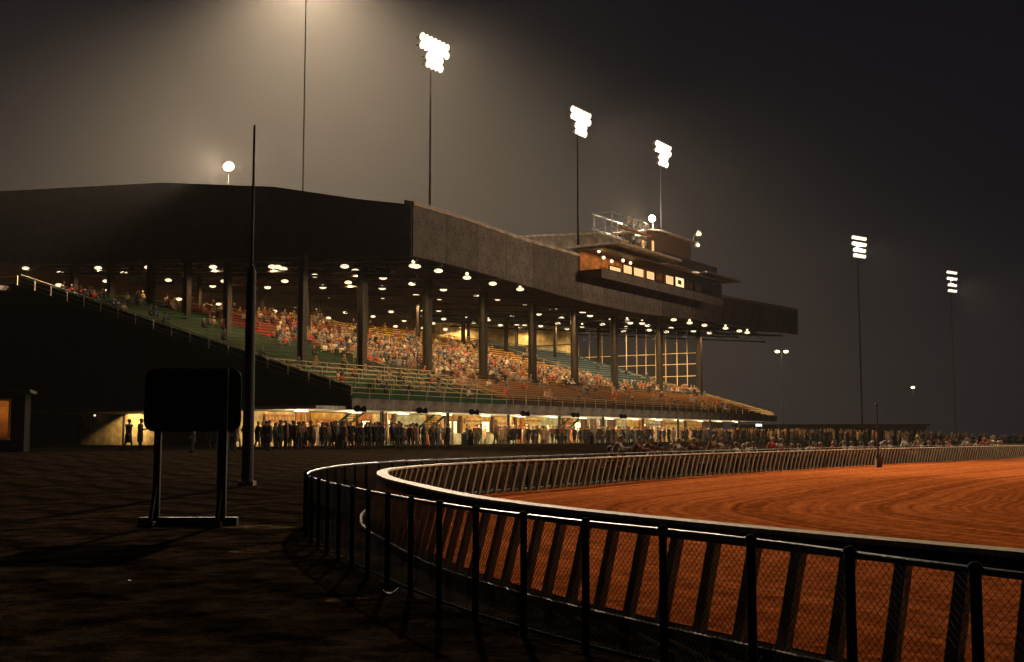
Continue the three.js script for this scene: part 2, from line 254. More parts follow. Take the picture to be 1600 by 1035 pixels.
// roof: tapering deck with a tall front fascia that dips slightly towards the middle
{
  const fas = [[7.5, 20.15, 16.05], [15, 20.05, 15.95], [24, 19.6, 15.55], [34.5, 19.5, 15.1], [48, 19.1, 15.0], [66.7, 18.95, 15.75], [76, 19.2, 15.8], [99.6, 19.95, 16.45]];
  const secs = fas.map(([s, t, u]) => [[s, u + 0.25, -0.3], [s, u + 0.25 + 4.0, -56], [s, 27.7, -56.4], [s, 25.5, -30], [s, 23.3, -15.3], [s, 21.4 - 0.3, -5.8], [s, t - 0.15, -0.3]]);
  new Bag().add(loft(secs)).build('roof', M.roof, stand);
  const fasAt = (s) => { let i = 0; while (i < fas.length - 2 && s > fas[i + 1][0]) i++; const a = fas[i], b = fas[i + 1], f = (s - a[0]) / (b[0] - a[0]); return [a[1] + (b[1] - a[1]) * f, a[2] + (b[2] - a[2]) * f]; };
  { const fr = rng(12), tone = [0.8, 1, 1.15].map((k) => { const m = M.fascia.clone(); m.color.multiplyScalar(k); return m; }); for (let s = 7.5; s < 99.5; s += 4.6) { const e = Math.min(99.6, s + 4.6), sec = (q) => { const [t, u] = fasAt(q); return [[q, u, -0.28], [q, t, -0.28], [q, t, 0], [q, u, 0]]; }, mid = (s + e) / 2; new Bag().add(loft([sec(s + 0.03), sec(mid), sec(e - 0.03)])).build('fascia_panel', tone[Math.floor(fr() * 3)], stand); } }
  new Bag().add(loft(fas.map(([s, t]) => [[s - 0.02, t + 0.003, -0.9], [s - 0.02, t + 0.55, -0.9], [s - 0.02, t + 0.30, 0.12], [s - 0.02, t + 0.003, 0.12]]))).build('coping', M.coping, stand);
  // near end face of the roof, a touch proud
  new Bag().add(loft([7.36, 7.48].map((s) => [[s, 16.05, -0.1], [s, 20.2, -0.1], [s, 21.3, -5.8], [s, 23.45, -15.3], [s, 25.6, -30], [s, 27.8, -56.2], [s, 20.1, -56.2]]))).build('end_fascia', M.ceil, stand);
  const girder = new Bag();
  for (const s of [8.6, 12, 21.4, 30.7, 40.1, 49.2, 58.9, 71.4, 84.1, 94]) { const g = new Bag(); g.bar([s, under(0) - 0.1, -0.4], [s, under(-55) - 0.1, -55], 0.35, 0.3).bar([s, under(0) - 0.9, -3], [s, under(-55) - 1.0, -52], 0.2, 0.2); for (let n = -3; n > -52; n -= 3.5) g.bar([s, under(n) - 0.9, n], [s, under(n - 1.75) - 0.15, n - 1.75], 0.09).bar([s, under(n - 1.75) - 0.15, n - 1.75], [s, under(n - 3.5) - 0.9, n - 3.5], 0.09); g.build('roof_girder', M.steel, stand); }
  for (let n = -4; n > -55; n -= 6) new Bag().box(90, 0.3, 0.16, 53, under(n) - 0.02, n).build('purlin', M.steel, stand);
  const col = (s, n, y0, y1, w) => new Bag().box(w, y1 - y0, 0.06, s, (y0 + y1) / 2, n - w / 2).box(w, y1 - y0, 0.06, s, (y0 + y1) / 2, n + w / 2).box(w * 0.5, y1 - y0, w - 0.06, s, (y0 + y1) / 2, n).build('column', M.steel, stand);
  for (const s of [4.5, 12, 21.4, 30.7, 40.1, 49.2, 58.9, 71.4, 84.1]) col(s, -9, 6.8, under(-9) - 0.2, s < 8 ? 0.5 : 0.62);
  for (const n of [-21.7, -27.1, -32.2, -38.1, -43.8]) col(8.2, n, 6, under(n) - 0.2, 0.55);
  for (const s of [21.4, 30.7, 40.1, 49.2, 58.9, 71.4, 84.1]) { col(s + 2, -26, 11.5, under(-26) - 0.2, 0.34); col(s - 2, -38, 14, under(-38) - 0.2, 0.34); }
}
// benches, row by row and section by section
{
  const bench = (m, s0, s1, i) => new Bag().box(s1 - s0, 0.05, 0.30, (s0 + s1) / 2, tierY(i) + 0.42, -0.8 * i - 0.42).box(s1 - s0, 0.10, 0.04, (s0 + s1) / 2, tierY(i) + 0.66, -0.8 * i - 0.62).build('bench', m, stand);
  for (let i = 11; i < TIERS; i += 2) {
    const a = sA(-0.8 * i) + 2.2;
    if (i < 25) { bench(M.green, a, 15.2, i); bench(i < 20 ? M.green : M.red, 16.4, 24.5, i); bench(M.red, 25.5, 33.4, i); } else { bench(M.green, a, 11, i); bench(M.red, 12, 33.4, i); }
    bench(M.yellow, 34.6, 61.8, i); bench(M.blue, 63.2, 86.8, i);
  }
  for (let i = 1; i < 10; i++) { bench(M.tan, 22.6, 43.5, i); bench(M.tan, 44.7, 65.2, i); bench(M.tan, 66.4, 87, i); }
}
// box seats near the front: pale rails, dark green panels
{
  for (let k = 0; k < 6; k++) {
    const n = -0.35 - k * 1.6, y = tierY(k * 2), a = sA(n) + 0.4, e = 21.8, b = new Bag(); b.box(e - a, 0.06, 0.06, (a + e) / 2, y + 0.95, n).box(e - a, 0.05, 0.05, (a + e) / 2, y + 0.55, n);
    for (let s = a; s <= e + 0.01; s += (e - a) / 9) { b.box(0.05, 0.95, 0.05, s, y + 0.47, n); if (k < 5) b.bar([s, y + 0.95, n], [s, y + 1.43, n - 1.6], 0.045); }
    b.build('box_rail', M.rail, stand);
    for (let q = 0; q < 9; q++) new Bag().box((e - a) / 9 - 0.12, 0.42, 0.025, a + (e - a) * (q + 0.5) / 9, y + 0.26, n - 0.02).build('box_panel', M.green, stand);
  }
  // front guard rail over the deck edge, all along
  const b = new Bag(); b.box(66, 0.05, 0.05, 55, 5.35, -0.1); for (let s = 22.5; s < 88; s += 2.2) b.box(0.045, 0.9, 0.045, s, 4.9, -0.1); b.build('guard_rail', M.rail, stand);
  // aisle handrails
  for (const s of [15.8, 34, 62.5]) { const h = new Bag(); h.bar([s, tierY(11) + 0.9, -9], [s, tierY(41) + 0.9, -33], 0.05); for (let i = 11; i < 42; i += 5) h.box(0.05, 0.9, 0.05, s, tierY(i) + 0.45, -0.8 * i - 0.4); h.build('handrail', M.rail, stand); }
  // sloping rail with green panels down the near end
  const r = new Bag(), pt = (n, h) => [sA(n) + 0.2, tierY(0) + (-n) * 0.3 + h, n];
  r.bar(pt(0, 1.05), pt(-34, 1.15), 0.07).bar(pt(0, 0.6), pt(-34, 0.6), 0.05);
  for (let n = 0; n >= -34; n -= 1.9) r.bar(pt(n, -0.1), pt(n, 1.1), 0.055);
  r.build('end_rail', M.rail, stand);
  for (let n = 0; n > -33; n -= 1.9) { const A = pt(n - 0.08, 0.1), B = pt(n - 1.82, 0.1); new Bag().add(loft([[A, B], [A, B]].map(([a, c], k) => { const d = 0.02 + k * 0.03; return [[a[0] + d, a[1], a[2]], [c[0] + d, c[1], c[2]], [c[0] + d, c[1] + 0.85, c[2]], [a[0] + d, a[1] + 0.85, a[2]]]; }))).build('end_panel', M.green, stand); }
  const wr = new Bag(); for (let n = WALK; n > -57; n -= 2.5) wr.box(0.05, 1, 0.05, sA(n) + 0.2, WALKY + 0.5, n); wr.bar([sA(WALK) + 0.2, WALKY + 1, WALK], [sA(-57) + 0.2, WALKY + 1, -57], 0.06); wr.build('walkway_rail', M.rail, stand);
}
// glazed windscreen at the far end
{
  const ns = [-30.6, -28.7, -26.5, -24.4, -22.4, -20.7, -19.2, -17.6, -16.0, -14.2, -12.6, -10.8], ys = [17.6, 13.52, 11.95, 10.21, 8.43], base = (n) => 4.6 - 0.295 * n + 0.05, s = S1 + 0.14;
  const fr = new Bag();
  for (const n of ns) fr.box(0.10, 17.8 - base(n), n > -11 ? 0.45 : 0.09, s, (17.8 + base(n)) / 2, n);
  for (const y of ys) { const lo = Math.max(-30.6, -(y - 4.6) / 0.295 * 1.0); fr.box(0.085, 0.09, -10.8 - lo, s, y, (lo - 10.8) / 2); }
  const f = fr.build('windscreen', M.mullion, stand, 'gridded glass windscreen at the far end of the upper seats');
  for (let i = 0; i + 1 < ns.length; i++) for (let j = 0; j < ys.length; j++) {
    const hi = ys[j], lo = ys[j + 1] ?? 4, a = ns[i] + 0.05, b = ns[i + 1] - 0.05, la = Math.max(lo + 0.05, base(a)), lb = Math.max(lo + 0.05, base(b)); if (la > hi - 0.1 && lb > hi - 0.1) continue;
    const A = Math.min(la, hi - 0.06), B = Math.min(lb, hi - 0.06), g = new THREE.BufferGeometry(), q = [[s, A, a], [s, B, b], [s, hi - 0.05, b], [s, hi - 0.05, a]];
    g.setAttribute('position', new THREE.Float32BufferAttribute([...q[0], ...q[1], ...q[2], ...q[0], ...q[2], ...q[3]], 3)); g.computeVertexNormals(); new Bag().add(g).build('pane', M.glass, f);
  }
}
// lamps under the roof: s, n, and whether a second bulb sits on top
{
  const L = [2.3,-0.6,0, 4.6,-16,0, 5.6,-8.1,0, 6.4,-40.5,0, 6.4,-0.6,1, 7.1,-16.4,0, 7.2,-52.3,0, 8,-32.8,0, 8.4,-23.9,0, 10,-16.6,0, 11.7,-9.6,0, 11.9,-0.6,0, 12.5,-52.2,0, 12.9,-42.1,0, 14.4,-34.5,1, 15.3,-17.7,0, 16.9,-1.3,1, 17.1,-10.9,0, 19.4,-42.9,0, 20.1,-26.2,0, 20.3,-35.2,0, 20.6,-55,0, 21.1,-18.6,0, 21.7,-1.8,0, 22.1,-11.4,0, 25.4,-42.5,0, 25.9,-26.3,1, 26.5,-35,0, 26.5,-18.7,1, 26.5,-1.9,1, 27.3,-11.5,0, 32.2,-34.6,0, 32.6,-43.4,0, 32.9,-19.2,0, 32.9,-11.3,0, 33.8,-53.8,0, 36.4,-26.7,0, 36.5,-43.3,0, 36.5,-34.9,1, 36.8,-11.3,0, 37.2,-19.3,1, 41.2,-26,0, 41.9,-42.8,0, 42.3,-11.3,0, 42.5,-19,0, 42.8,-10.1,1, 44.6,-32.1,0, 46,-55,0, 46.3,-25.7,0, 46.7,-9.9,1, 47,-42.1,0, 47.4,-11.1,0, 48.1,-19.1,1, 51.9,-55,0, 52.4,-9.7,1, 52.9,-11.2,0, 53.1,-18.7,0, 53.9,-31.8,0, 54.2,-35.1,0, 55.6,-54.1,0, 56.7,-18.4,0, 57.4,-11.5,0, 57.9,-42.9,0, 61.1,-2.1,0, 61.2,-54,0, 62.4,-18.5,0, 62.5,-26.2,0, 63.3,-11.7,0, 64.1,-34.9,0, 64.2,-43,0, 64.9,-10.3,1, 65.7,-2.1,1, 68,-54.5,0, 68.5,-11.7,0, 68.5,-10,1, 69.3,-1.7,0, 69.5,-34.7,1, 69.8,-42.7,0, 72.3,-11.1,0, 72.4,-17.9,0, 73,-25.3,0, 73.7,-0.7,1, 75.3,-41.2,0, 75.5,-54.5,0, 76.6,-9.7,0, 77.1,-34.7,0, 77.2,-16.8,0, 77.3,-33.5,0, 77.8,-24.1,1, 78.4,-0.6,0, 79.7,-32.2,0, 80.2,-52.4,0, 80.2,-39.7,0, 81,-8.4,0, 81.2,-0.6,1, 82,-15.6,0, 84.4,-7.5,0, 84.9,-30.8,0, 84.9,-14.3,0, 86,-39.9,0, 86.7,-22.1,0, 87.2,-52,0, 89.9,-37.8,0, 92.1,-46.5,0];
  const box = (n) => n;
  const make = (stem, twin) => {
    const t = new THREE.Group();
    new Bag().cyl(0.02, 0.02, stem, 0, stem / 2, 0, 6).build('stem', M.dark, t);
    const pr = [[0.04, 0.14], [0.10, 0.12], [0.22, 0.05], [0.40, -0.03], [0.415, -0.03], [0.23, 0.07], [0.1, 0.15], [0.04, 0.17]].map(([x, y]) => new THREE.Vector2(x, y));
    new Bag().add(new THREE.LatheGeometry(pr, 18)).build('lamp_shade', M.dark, t);
    new Bag().sph(0.37, 0, -0.04, 0, 16, 8, 1, 0.46, 1).build('lamp_bulb', M.bulb, t);
    if (twin) new Bag().sph(0.15, 0, 0.30, 0, 12, 8).build('upper_bulb', M.bulb, t);
    return t;
  };
  const proto = { 0: make(0.55, false), 1: make(0.75, true), 2: make(2.2, false), 3: make(2.2, true) };
  const place = (s, n, y, k, where) => {
    const o = proto[k].clone(); o.name = numbered('pendant_lamp'); o.position.copy(P(s, n, y)); scene.add(o);
    const bay = Math.max(0, Math.round((s - 3) / 9.4)), row = n > -5 ? 'at the front edge' : n > -14 ? 'over the front columns' : n > -22 ? 'over the middle seats' : n > -30 ? 'over the upper seats' : where ?? (n > -38 ? 'over the top seats' : n > -48 ? 'over the upper walkway' : 'near the back wall');
    tag(o, `${k % 2 ? 'double-bulb' : 'single-bulb'} pendant lamp ${row}, ${['near end', 'second', 'third', 'fourth', 'fifth', 'sixth', 'seventh', 'eighth', 'ninth', 'far end', 'far end'][Math.min(10, bay)]} bay under the roof`, 'lamp', 'lamps under the grandstand roof');
    spotLight(P(s, n, y - 0.22), P(s, n, y - 5), LAMPCOL, PENDANT, 84, 0.12, 0.4);
  };
  for (let i = 0; i < L.length; i += 3) { let s = L[i], n = L[i + 1]; if (s < 8.3) s = 8.3 + (8.3 - s) * 0.1; const nn = Math.min(n, -0.7); place(s, nn, under(nn) - 0.6, L[i + 2]); }
  const B = [14.4, 18.4, 0, 21, 18.5, 0, 31.4, 16.4, 1, 31.4, 18.5, 0, 36.4, 16.5, 1, 37.9, 18.5, 0, 46.4, 16.9, 0, 47.9, 18.5, 0, 51.4, 16.9, 0, 55.8, 16.5, 0, 56.8, 17, 0, 58.7, 18.5, 0, 67.2, 16.7, 1, 68.2, 16.3, 0, 71.6, 15.2, 0, 73.1, 16.4, 1, 74, 18.5, 0, 80.4, 16.6, 0, 81, 18.8, 0, 85.4, 17, 0, 87.2, 19, 0, 90, 17.4, 0, 94, 19.1, 0];
  for (let i = 0; i < B.length; i += 3) place(Math.min(B[i], 87), -55, B[i + 1], 2 + B[i + 2], 'hung low on a long stem');
}

// ================================================================== PRESS BOX ON THE ROOF
{
  const t = standThing('press_box', 'press box with orange lit gallery windows hung on the roof front', 'press box');
  // gallery recessed in the fascia, s 34..65
  new Bag().box(30.5, 0.25, 3.2, 49.6, 17.95, 1.0).box(30.5, 0.9, 0.14, 49.6, 17.65, 2.55).build('gallery_floor', M.fascia, t);
  new Bag().box(30.5, 0.16, 3.4, 49.6, 20.15, 1.1).build('gallery_ceiling', M.brown, t);
  new Bag().box(0.2, 2.1, 3.2, 64.75, 19.1, 1.0).build('end_wall', M.fascia, t);
  new Bag().box(30.4, 2.0, 0.1, 49.6, 19.1, 0.08).build('back_wall', M.orange, t);
  const win = (s0, s1, y0, y1, m, inner) => {
    const f = new Bag(), w = s1 - s0, h = y1 - y0, c = (s0 + s1) / 2; f.box(w, 0.09, 0.12, c, y1 - 0.045, 2.45).box(w, 0.09, 0.12, c, y0 + 0.045, 2.45).box(0.1, h - 0.18, 0.12, s0 + 0.05, (y0 + y1) / 2, 2.45).box(0.1, h - 0.18, 0.12, s1 - 0.05, (y0 + y1) / 2, 2.45);
    const o = f.build('window', M.dark, t), p = new Bag().box(w - 0.2, h - 0.18, 0.02, c, (y0 + y1) / 2, 2.44); p.build('pane', m, o);
    if (inner) new Bag().box(w * 0.35, h * 0.4, 0.03, c, (y0 + y1) / 2, 2.47).build('window_box', M.brown, o);
  };
  win(36.2, 38.8, 18.15, 18.7, M.lit); win(39.2, 41.3, 18.2, 19.2, M.lit); win(41.5, 44.0, 18.2, 19.2, M.lit); win(44.5, 46.6, 18.2, 19.2, M.lit); win(46.8, 48.8, 18.2, 19.3, M.glass);
  win(49.2, 51.4, 18.2, 19.3, M.lit); win(51.7, 54.2, 18.2, 19.4, M.litpale, true);
  for (let s = 54.6; s < 64; s += 2.4) win(s, s + 2.2, 18.2, 19.6, M.glass);
  new Bag().box(14.5, 0.24, 6, 42.6, 20.72, 1.2).build('canopy', M.coping, t);
  new Bag().box(10.5, 0.2, 5, 64, 20.66, 0.8).build('canopy', M.conc, t, 'thin flat canopy at the far end of the press box');
  // wing with pale end wall, then the upper cabin
  new Bag().add(loft([39.6, 46].map((s) => [[s, 19.6, -0.6], [s, 22.6, -0.6], [s, 23.3, -13], [s, 21, -13]]))).build('rear_wing', M.conc, t);
  new Bag().add(loft([39.5, 46.2].map((s) => [[s, 22.62, -0.4], [s, 22.8, -0.4], [s, 23.5, -13.2], [s, 23.32, -13.2]]))).build('wing_roof', M.coping, t);
  new Bag().add(loft([[48.7, 24.1], [51.7, 24.75], [54.2, 25.0], [57, 25.0], [63.4, 25.0]].map(([s, y]) => [[s, 19.5, -6], [s, y, -6], [s, y, -0.8], [s, 19.5, -0.8]]))).build('cabin', M.brown, t);
  new Bag().add(loft([[48.4, 24.15], [51.7, 24.83], [54.2, 25.08], [57, 25.1], [63.8, 25.1]].map(([s, y]) => [[s, y, -6.3], [s, y + 0.16, -6.3], [s, y + 0.16, -0.3], [s, y, -0.3]]))).build('cabin_roof', M.coping, t);
  new Bag().box(0.5, 1.0, 0.06, 50.4, 23.0, -0.78).build('cabin_window', M.lit, t); new Bag().box(0.5, 2.0, 0.06, 52.9, 22.8, -0.78).build('cabin_window', M.lit, t);
  new Bag().box(15, 1.1, 0.1, 56.2, 21.2, 2.4).build('balcony_panel', M.dark, t);
  for (const [s, y] of [[36.3, 19.5], [38.0, 19.35], [40.5, 19.75], [42.2, 19.7], [35.3, 20.0]]) {
    const k = thing('gallery_lamp', P(s, 1.8, y), PHI, `${['second', 'third', 'fourth', 'fifth', 'first'][[36.3, 38.0, 40.5, 42.2, 35.3].indexOf(s)]} globe lamp from the left on the press box gallery ceiling`, 'lamp', 'globe lamps in the press box gallery');
    new Bag().cyl(0.03, 0.03, 0.25, 0, 0.2, 0, 6).build('stem', M.dark, k); new Bag().sph(0.17, 0, 0, 0, 14, 10).build('lamp_bulb', M.bulb, k);
    pointLight(P(s, 2.0, y - 0.3), LAMPCOL, 1.6, 0.1);
  }
  // light scaffold standing on the canopy
  const c = standThing('lamp_scaffold', 'steel scaffold with a row of round reflectors standing on the press box', 'scaffold');
  const pole = (a, b2, r) => new Bag().rod(a, b2, r).build('scaffold_tube', M.metal, c);
  for (const s of [41.2, 43.8, 46.5, 49.1]) for (const n of [0.2, -2.0]) pole([s, 20.84, n], [s, 25.2, n], 0.06);
  for (const y of [21.9, 23.5, 25.1]) { pole([41.0, y, 0.28], [49.3, y, 0.28], 0.045); pole([41.0, y, -2.08], [49.3, y, -2.08], 0.045); for (const s of [41.2, 49.1]) pole([s, y, 0.3], [s, y, -2.1], 0.04); }
  for (const s of [41.2, 43.8, 46.5]) { pole([s, 20.9, 0.33], [s + 2.6, 23.4, 0.33], 0.04); pole([s + 2.6, 20.9, 0.36], [s, 23.4, 0.36], 0.04); }
  new Bag().box(7.2, 0.10, 0.5, 45.6, 23.64, 0.7).build('plank', M.tan, c);
  for (const [s, y, r] of [[44.3, 24.75, 0.42], [45.7, 24.7, 0.42], [47.1, 24.6, 0.42], [48.4, 24.5, 0.42], [45.2, 22.9, 0.26], [46.6, 22.8, 0.26], [48.0, 22.7, 0.26]]) {
    const k = thing('reflector_lamp', P(s, 0.7, y), PHI, r > 0.4 ? `large round reflector in the top row of the scaffold, ${s < 45 ? 'leftmost' : s < 46 ? 'second from left' : s < 48 ? 'third from left' : 'rightmost'}` : `small round reflector under the scaffold plank, ${s < 46 ? 'left one' : s < 47 ? 'middle one' : 'right one'} of three`, 'floodlight', r > 0.4 ? 'large reflectors on the scaffold' : 'small reflectors on the scaffold');
    new Bag().add(new THREE.LatheGeometry([[0.02, -0.35], [r * 0.6, -0.25], [r * 0.95, 0], [r, 0.03], [r * 0.9, 0], [r * 0.5, -0.18], [0.02, -0.24]].map(([x, q]) => new THREE.Vector2(x, q * r / 0.42)), 16), 0, 0, 0, Math.PI / 2 + 0.4, 0, 0).build('reflector', M.white, k);
    new Bag().box(0.06, r * 1.5, 0.06, 0, -r * 0.5, -0.3).build('bracket', M.metal, k);
  }
  const f = standThing('roof_lamp', 'bare bright lamp on a short post on the cabin roof', 'lamp');
  new Bag().rod([53.4, 25.1, -1], [53.4, 26.2, -1], 0.05).build('post', M.dark, f); new Bag().sph(0.42, 53.2, 26.42, -1, 18, 12).build('lamp_bulb', M.lens, f); pointLight(P(52.4, -0.3, 26.6), WARM, 2200, 0.2); spotLight(P(53.2, -1.7, 26.5), P(50, -40, 25), WARM, 7000, 80, 0.2, 0.4);
  const q = standThing('twin_spotlight', 'twin-headed white spotlight on the far corner of the cabin roof', 'spotlight');
  new Bag().rod([64.0, 25.0, -0.9], [64.5, 26.3, -0.7], 0.05).build('bracket', M.metal, q); new Bag().cyl(0.30, 0.2, 0.55, 64.8, 26.35, -0.4, 14, 0.9, 0, 0.4).build('spotlight_head', M.white, q); new Bag().cyl(0.30, 0.2, 0.5, 64.0, 24.85, -0.3, 14, 1.2, 0, 0.3).build('spotlight_head', M.white, q);
  new Bag().sph(0.2, 64.7, 26.25, -0.15, 12, 8).sph(0.2, 64.0, 24.75, -0.05, 12, 8).build('spotlight_lens', M.litpale, q);
  // lamp on the roof ridge near the end
  const r = standThing('ridge_lamp', 'bright bare lamp on a post on the near end of the roof ridge', 'lamp');
  new Bag().rod([9.5, 24.4, -23.4], [9.5, 26.4, -23.4], 0.06).build('post', M.dark, r); new Bag().sph(0.5, 9.5, 26.7, -23.4, 18, 12, 1, 0.9, 1).build('lamp_bulb', M.lens, r); pointLight(P(10.4, -22.6, 27.3), WARM, 2200, 0.2); spotLight(P(9.3, -24.1, 27), P(0, -70, 25), WARM, 15000, 80, 0.3, 0.4); { const q = P(9.4, -24.1, 26.9); spotLight(q, q.clone().add(new THREE.Vector3(-30, 0, -40)), WARM, 11000, 87, 0.3, 0.25); };
}

// ================================================================== CONCOURSE UNDER THE STAND
const G0 = 0.85;
{
  const t = standThing('betting_hall_front', 'bright row of betting windows and painted walls under the deck', 'building front');
  const Z = -8.9, H = 2.74, wall = (s0, s1, m, name = 'wall_panel') => new Bag().box(s1 - s0 - 0.04, H, 0.12, (s0 + s1) / 2, G0 + H / 2, Z).build(name, m, t);
  const pil = (s, m, w = 0.35) => new Bag().box(w, H, 0.3, s, G0 + H / 2, Z + 0.18).build('pilaster', m, t);
  const win = (s0, s1, y0, y1, m) => { const b = new Bag(), c = (s0 + s1) / 2, w = s1 - s0, h = y1 - y0; b.box(w, 0.1, 0.16, c, G0 + y1 - 0.05, Z + 0.14).box(w, 0.08, 0.3, c, G0 + y0 + 0.04, Z + 0.2).box(0.1, h - 0.2, 0.16, s0 + 0.05, G0 + (y0 + y1) / 2, Z + 0.14).box(0.1, h - 0.2, 0.16, s1 - 0.05, G0 + (y0 + y1) / 2, Z + 0.14); const o = b.build('window', M.brown, t); new Bag().box(w - 0.2, h - 0.2, 0.02, c, G0 + (y0 + y1) / 2, Z + 0.1).build('pane', m, o); };
  const sign = (s0, s1, y0, y1, m, marks) => { const o = new Bag().box(s1 - s0, y1 - y0, 0.06, (s0 + s1) / 2, G0 + (y0 + y1) / 2, Z + 0.35).build('sign_board', m, t); if (marks) { const b = new Bag(), k = Math.max(3, Math.round((s1 - s0) / 0.34)); for (let i = 0; i < k; i++) { const w = (s1 - s0) / k; b.box(w * 0.6, (y1 - y0) * (0.32 + 0.2 * hash(i, k, 3)), 0.015, s0 + w * (i + 0.5), G0 + (y0 + y1) / 2, Z + 0.389); } b.build('sign_marks', marks, o); } };
  wall(-3, 3.7, M.cream); for (let s = 3.75; s < 5.4; s += 0.24) new Bag().box(0.2, H, 0.14, s + 0.12, G0 + H / 2, Z).build('slat', s % 0.48 < 0.24 ? M.gold : M.orange, t);
  wall(5.5, 10, M.gold); pil(10.1, M.cream, 0.7); wall(10.6, 13.3, M.orange); wall(13.3, 16.2, M.cream); wall(16.2, 20.6, M.pale); wall(20.6, 24.2, M.cream); wall(24.2, 26.6, M.gold); wall(26.6, 32, M.gold); wall(32, 37.4, M.gold); wall(37.4, 41.5, M.cream); wall(41.5, 46, M.pale); wall(46, 48.4, M.orange); wall(48.4, 50.4, M.cream);
  wall(50.4, 58.3, M.brown); wall(58.3, 62, M.pale); wall(62, 67, M.gold); wall(67, 71, M.cream); wall(71, 78.5, M.cream); wall(78.5, 84.4, M.gold); wall(84.4, 92, M.brown);
  for (const s of [11.3, 14.6, 16.1, 21.3, 24.1, 26.4, 32.0, 36.2, 37.5, 46.1, 50.4, 58.3, 65.1, 71.2, 78.6]) pil(s, s % 2 > 1 ? M.orange : M.brown);
  for (const s of [51.8, 54.2, 56.0]) pil(s, M.white, 0.25);
  win(11.7, 13.0, 1.0, 2.2, M.litpale); win(14.9, 15.8, 1.0, 2.3, M.litpale); win(24.4, 26.0, 0.9, 2.3, M.litpale); win(30, 31.6, 1.1, 2.3, M.litpale); win(48.5, 50.2, 1.0, 2.4, M.litpale); win(65.4, 66.8, 0.9, 2.4, M.litpale); win(38, 39, 0.3, 2.1, M.lit);
  sign(27, 29.8, 2.0, 2.5, M.cream, M.redpaint); sign(0, 3.2, 1.9, 2.5, M.orange, M.cream); sign(6, 8, 1.6, 2.2, M.orange, M.redpaint); sign(32.6, 35.6, 1.7, 2.4, M.cream, M.redpaint); sign(37.8, 41, 2.2, 2.6, M.gold, M.brown); sign(46.3, 48.2, 1.5, 2.3, M.redpaint, M.cream); sign(67.4, 70.6, 1.9, 2.5, M.white, M.brown); sign(72, 77, 2.2, 2.6, M.gold, M.brown);
  for (let s = 78.8; s < 84; s += 0.42) new Bag().box(0.34, H - 0.2, 0.05, s + 0.2, G0 + H / 2, Z + 0.1).build('slat', M.gold, t);
  const d = new Bag().cyl(0.85, 0.85, 0.08, 22.3, G0 + 1.75, Z + 0.36, 28, Math.PI / 2, 0, 0).build('round_sign', M.gold, t); new Bag().add(new THREE.TorusGeometry(0.62, 0.07, 6, 28), 22.3, G0 + 1.75, Z + 0.42).build('ring', M.orange, d);
  for (const [s0, s1] of [[24, 26.4], [28, 31.5], [33, 35], [12, 15.5], [60, 63]]) new Bag().box(s1 - s0, 1.0, 0.7, (s0 + s1) / 2, G0 + 0.5, Z + 0.75).box(s1 - s0 + 0.1, 0.06, 0.85, (s0 + s1) / 2, G0 + 1.03, Z + 0.75).build('counter', M.pale, t);
  // stairs rising behind the front
  for (const [s0, s1] of [[5.7, 9.0], [17.2, 20.6], [41.5, 45.5]]) {
    const k = standThing('staircase', `dark green stair flight climbing under the deck ${s0 < 6 ? 'near the yellow slatted panel' : s0 < 20 ? 'beside the round sign' : 'before the pale green wall'}`, 'staircase');
    for (const n of [-6.2, -7.6]) new Bag().bar([s0, G0 + 0.9, n], [s1, G0 + 2.74, n], 0.06, 0.30).build('stringer', M.stair, k);
    for (let i = 0; i < 9; i++) new Bag().box(0.32, 0.04, 1.34, s0 + (s1 - s0) * (i + 0.5) / 9, G0 + 0.9 + 1.84 * (i + 0.5) / 9, -6.9).build('tread', M.stair, k);
  }
  const cols = standThing('concourse_posts', 'row of steel posts carrying the deck edge before the betting hall', 'colonnade');
  for (const s of [5.3, 14.0, 23.4, 32.5, 41.5, 50.8, 60, 69.5, 79, 87.6]) new Bag().box(0.2, H, 0.2, s, G0 + H / 2, -1.2).build('post', M.dark, cols);
  for (const s of [0.4, 10.1, 19.4, 28.8, 46.2]) new Bag().box(0.16, H, 0.16, s, G0 + H / 2, -4.6).build('post', M.brown, cols);
  let i = 0; for (let s = -1.2; s < 88; s += 6.1) {
    const c = thing('tube_light', P(s, -3.6, 3.52), PHI, `${['first', 'second', 'third', 'fourth', 'fifth', 'sixth', 'seventh', 'eighth', 'ninth', 'tenth', 'eleventh', 'twelfth', 'thirteenth', 'fourteenth', 'last'][i]} fluorescent tube light from the near end under the deck`, 'light', 'tube lights under the deck');
    new Bag().box(1.5, 0.06, 0.2, 0, 0.05, 0).build('housing', M.white, c); new Bag().rod([-0.7, -0.02, 0.05], [0.7, -0.02, 0.05], 0.035).rod([-0.7, -0.02, -0.05], [0.7, -0.02, -0.05], 0.035).build('lamp_tube', M.tube, c);
    pointLight(P(s, -3.9, 3.25), HALL, HALLLIGHT * (s < 60 ? 1 : 0.6), 0.3); i++;
  }
  // loose lit tube at the far open end
  for (const [s, y] of [[87.2, 3.1]]) { const c = thing('tube_light', P(s, -1.5, y), PHI, 'bright white tube light at the open far end under the deck', 'light'); new Bag().box(2.6, 0.3, 0.1, 0, 0, 0).build('lamp_tube', M.tube, c); new Bag().box(0.05, 0.4, 0.05, 0, 0.33, 0).build('hanger', M.dark, c); }
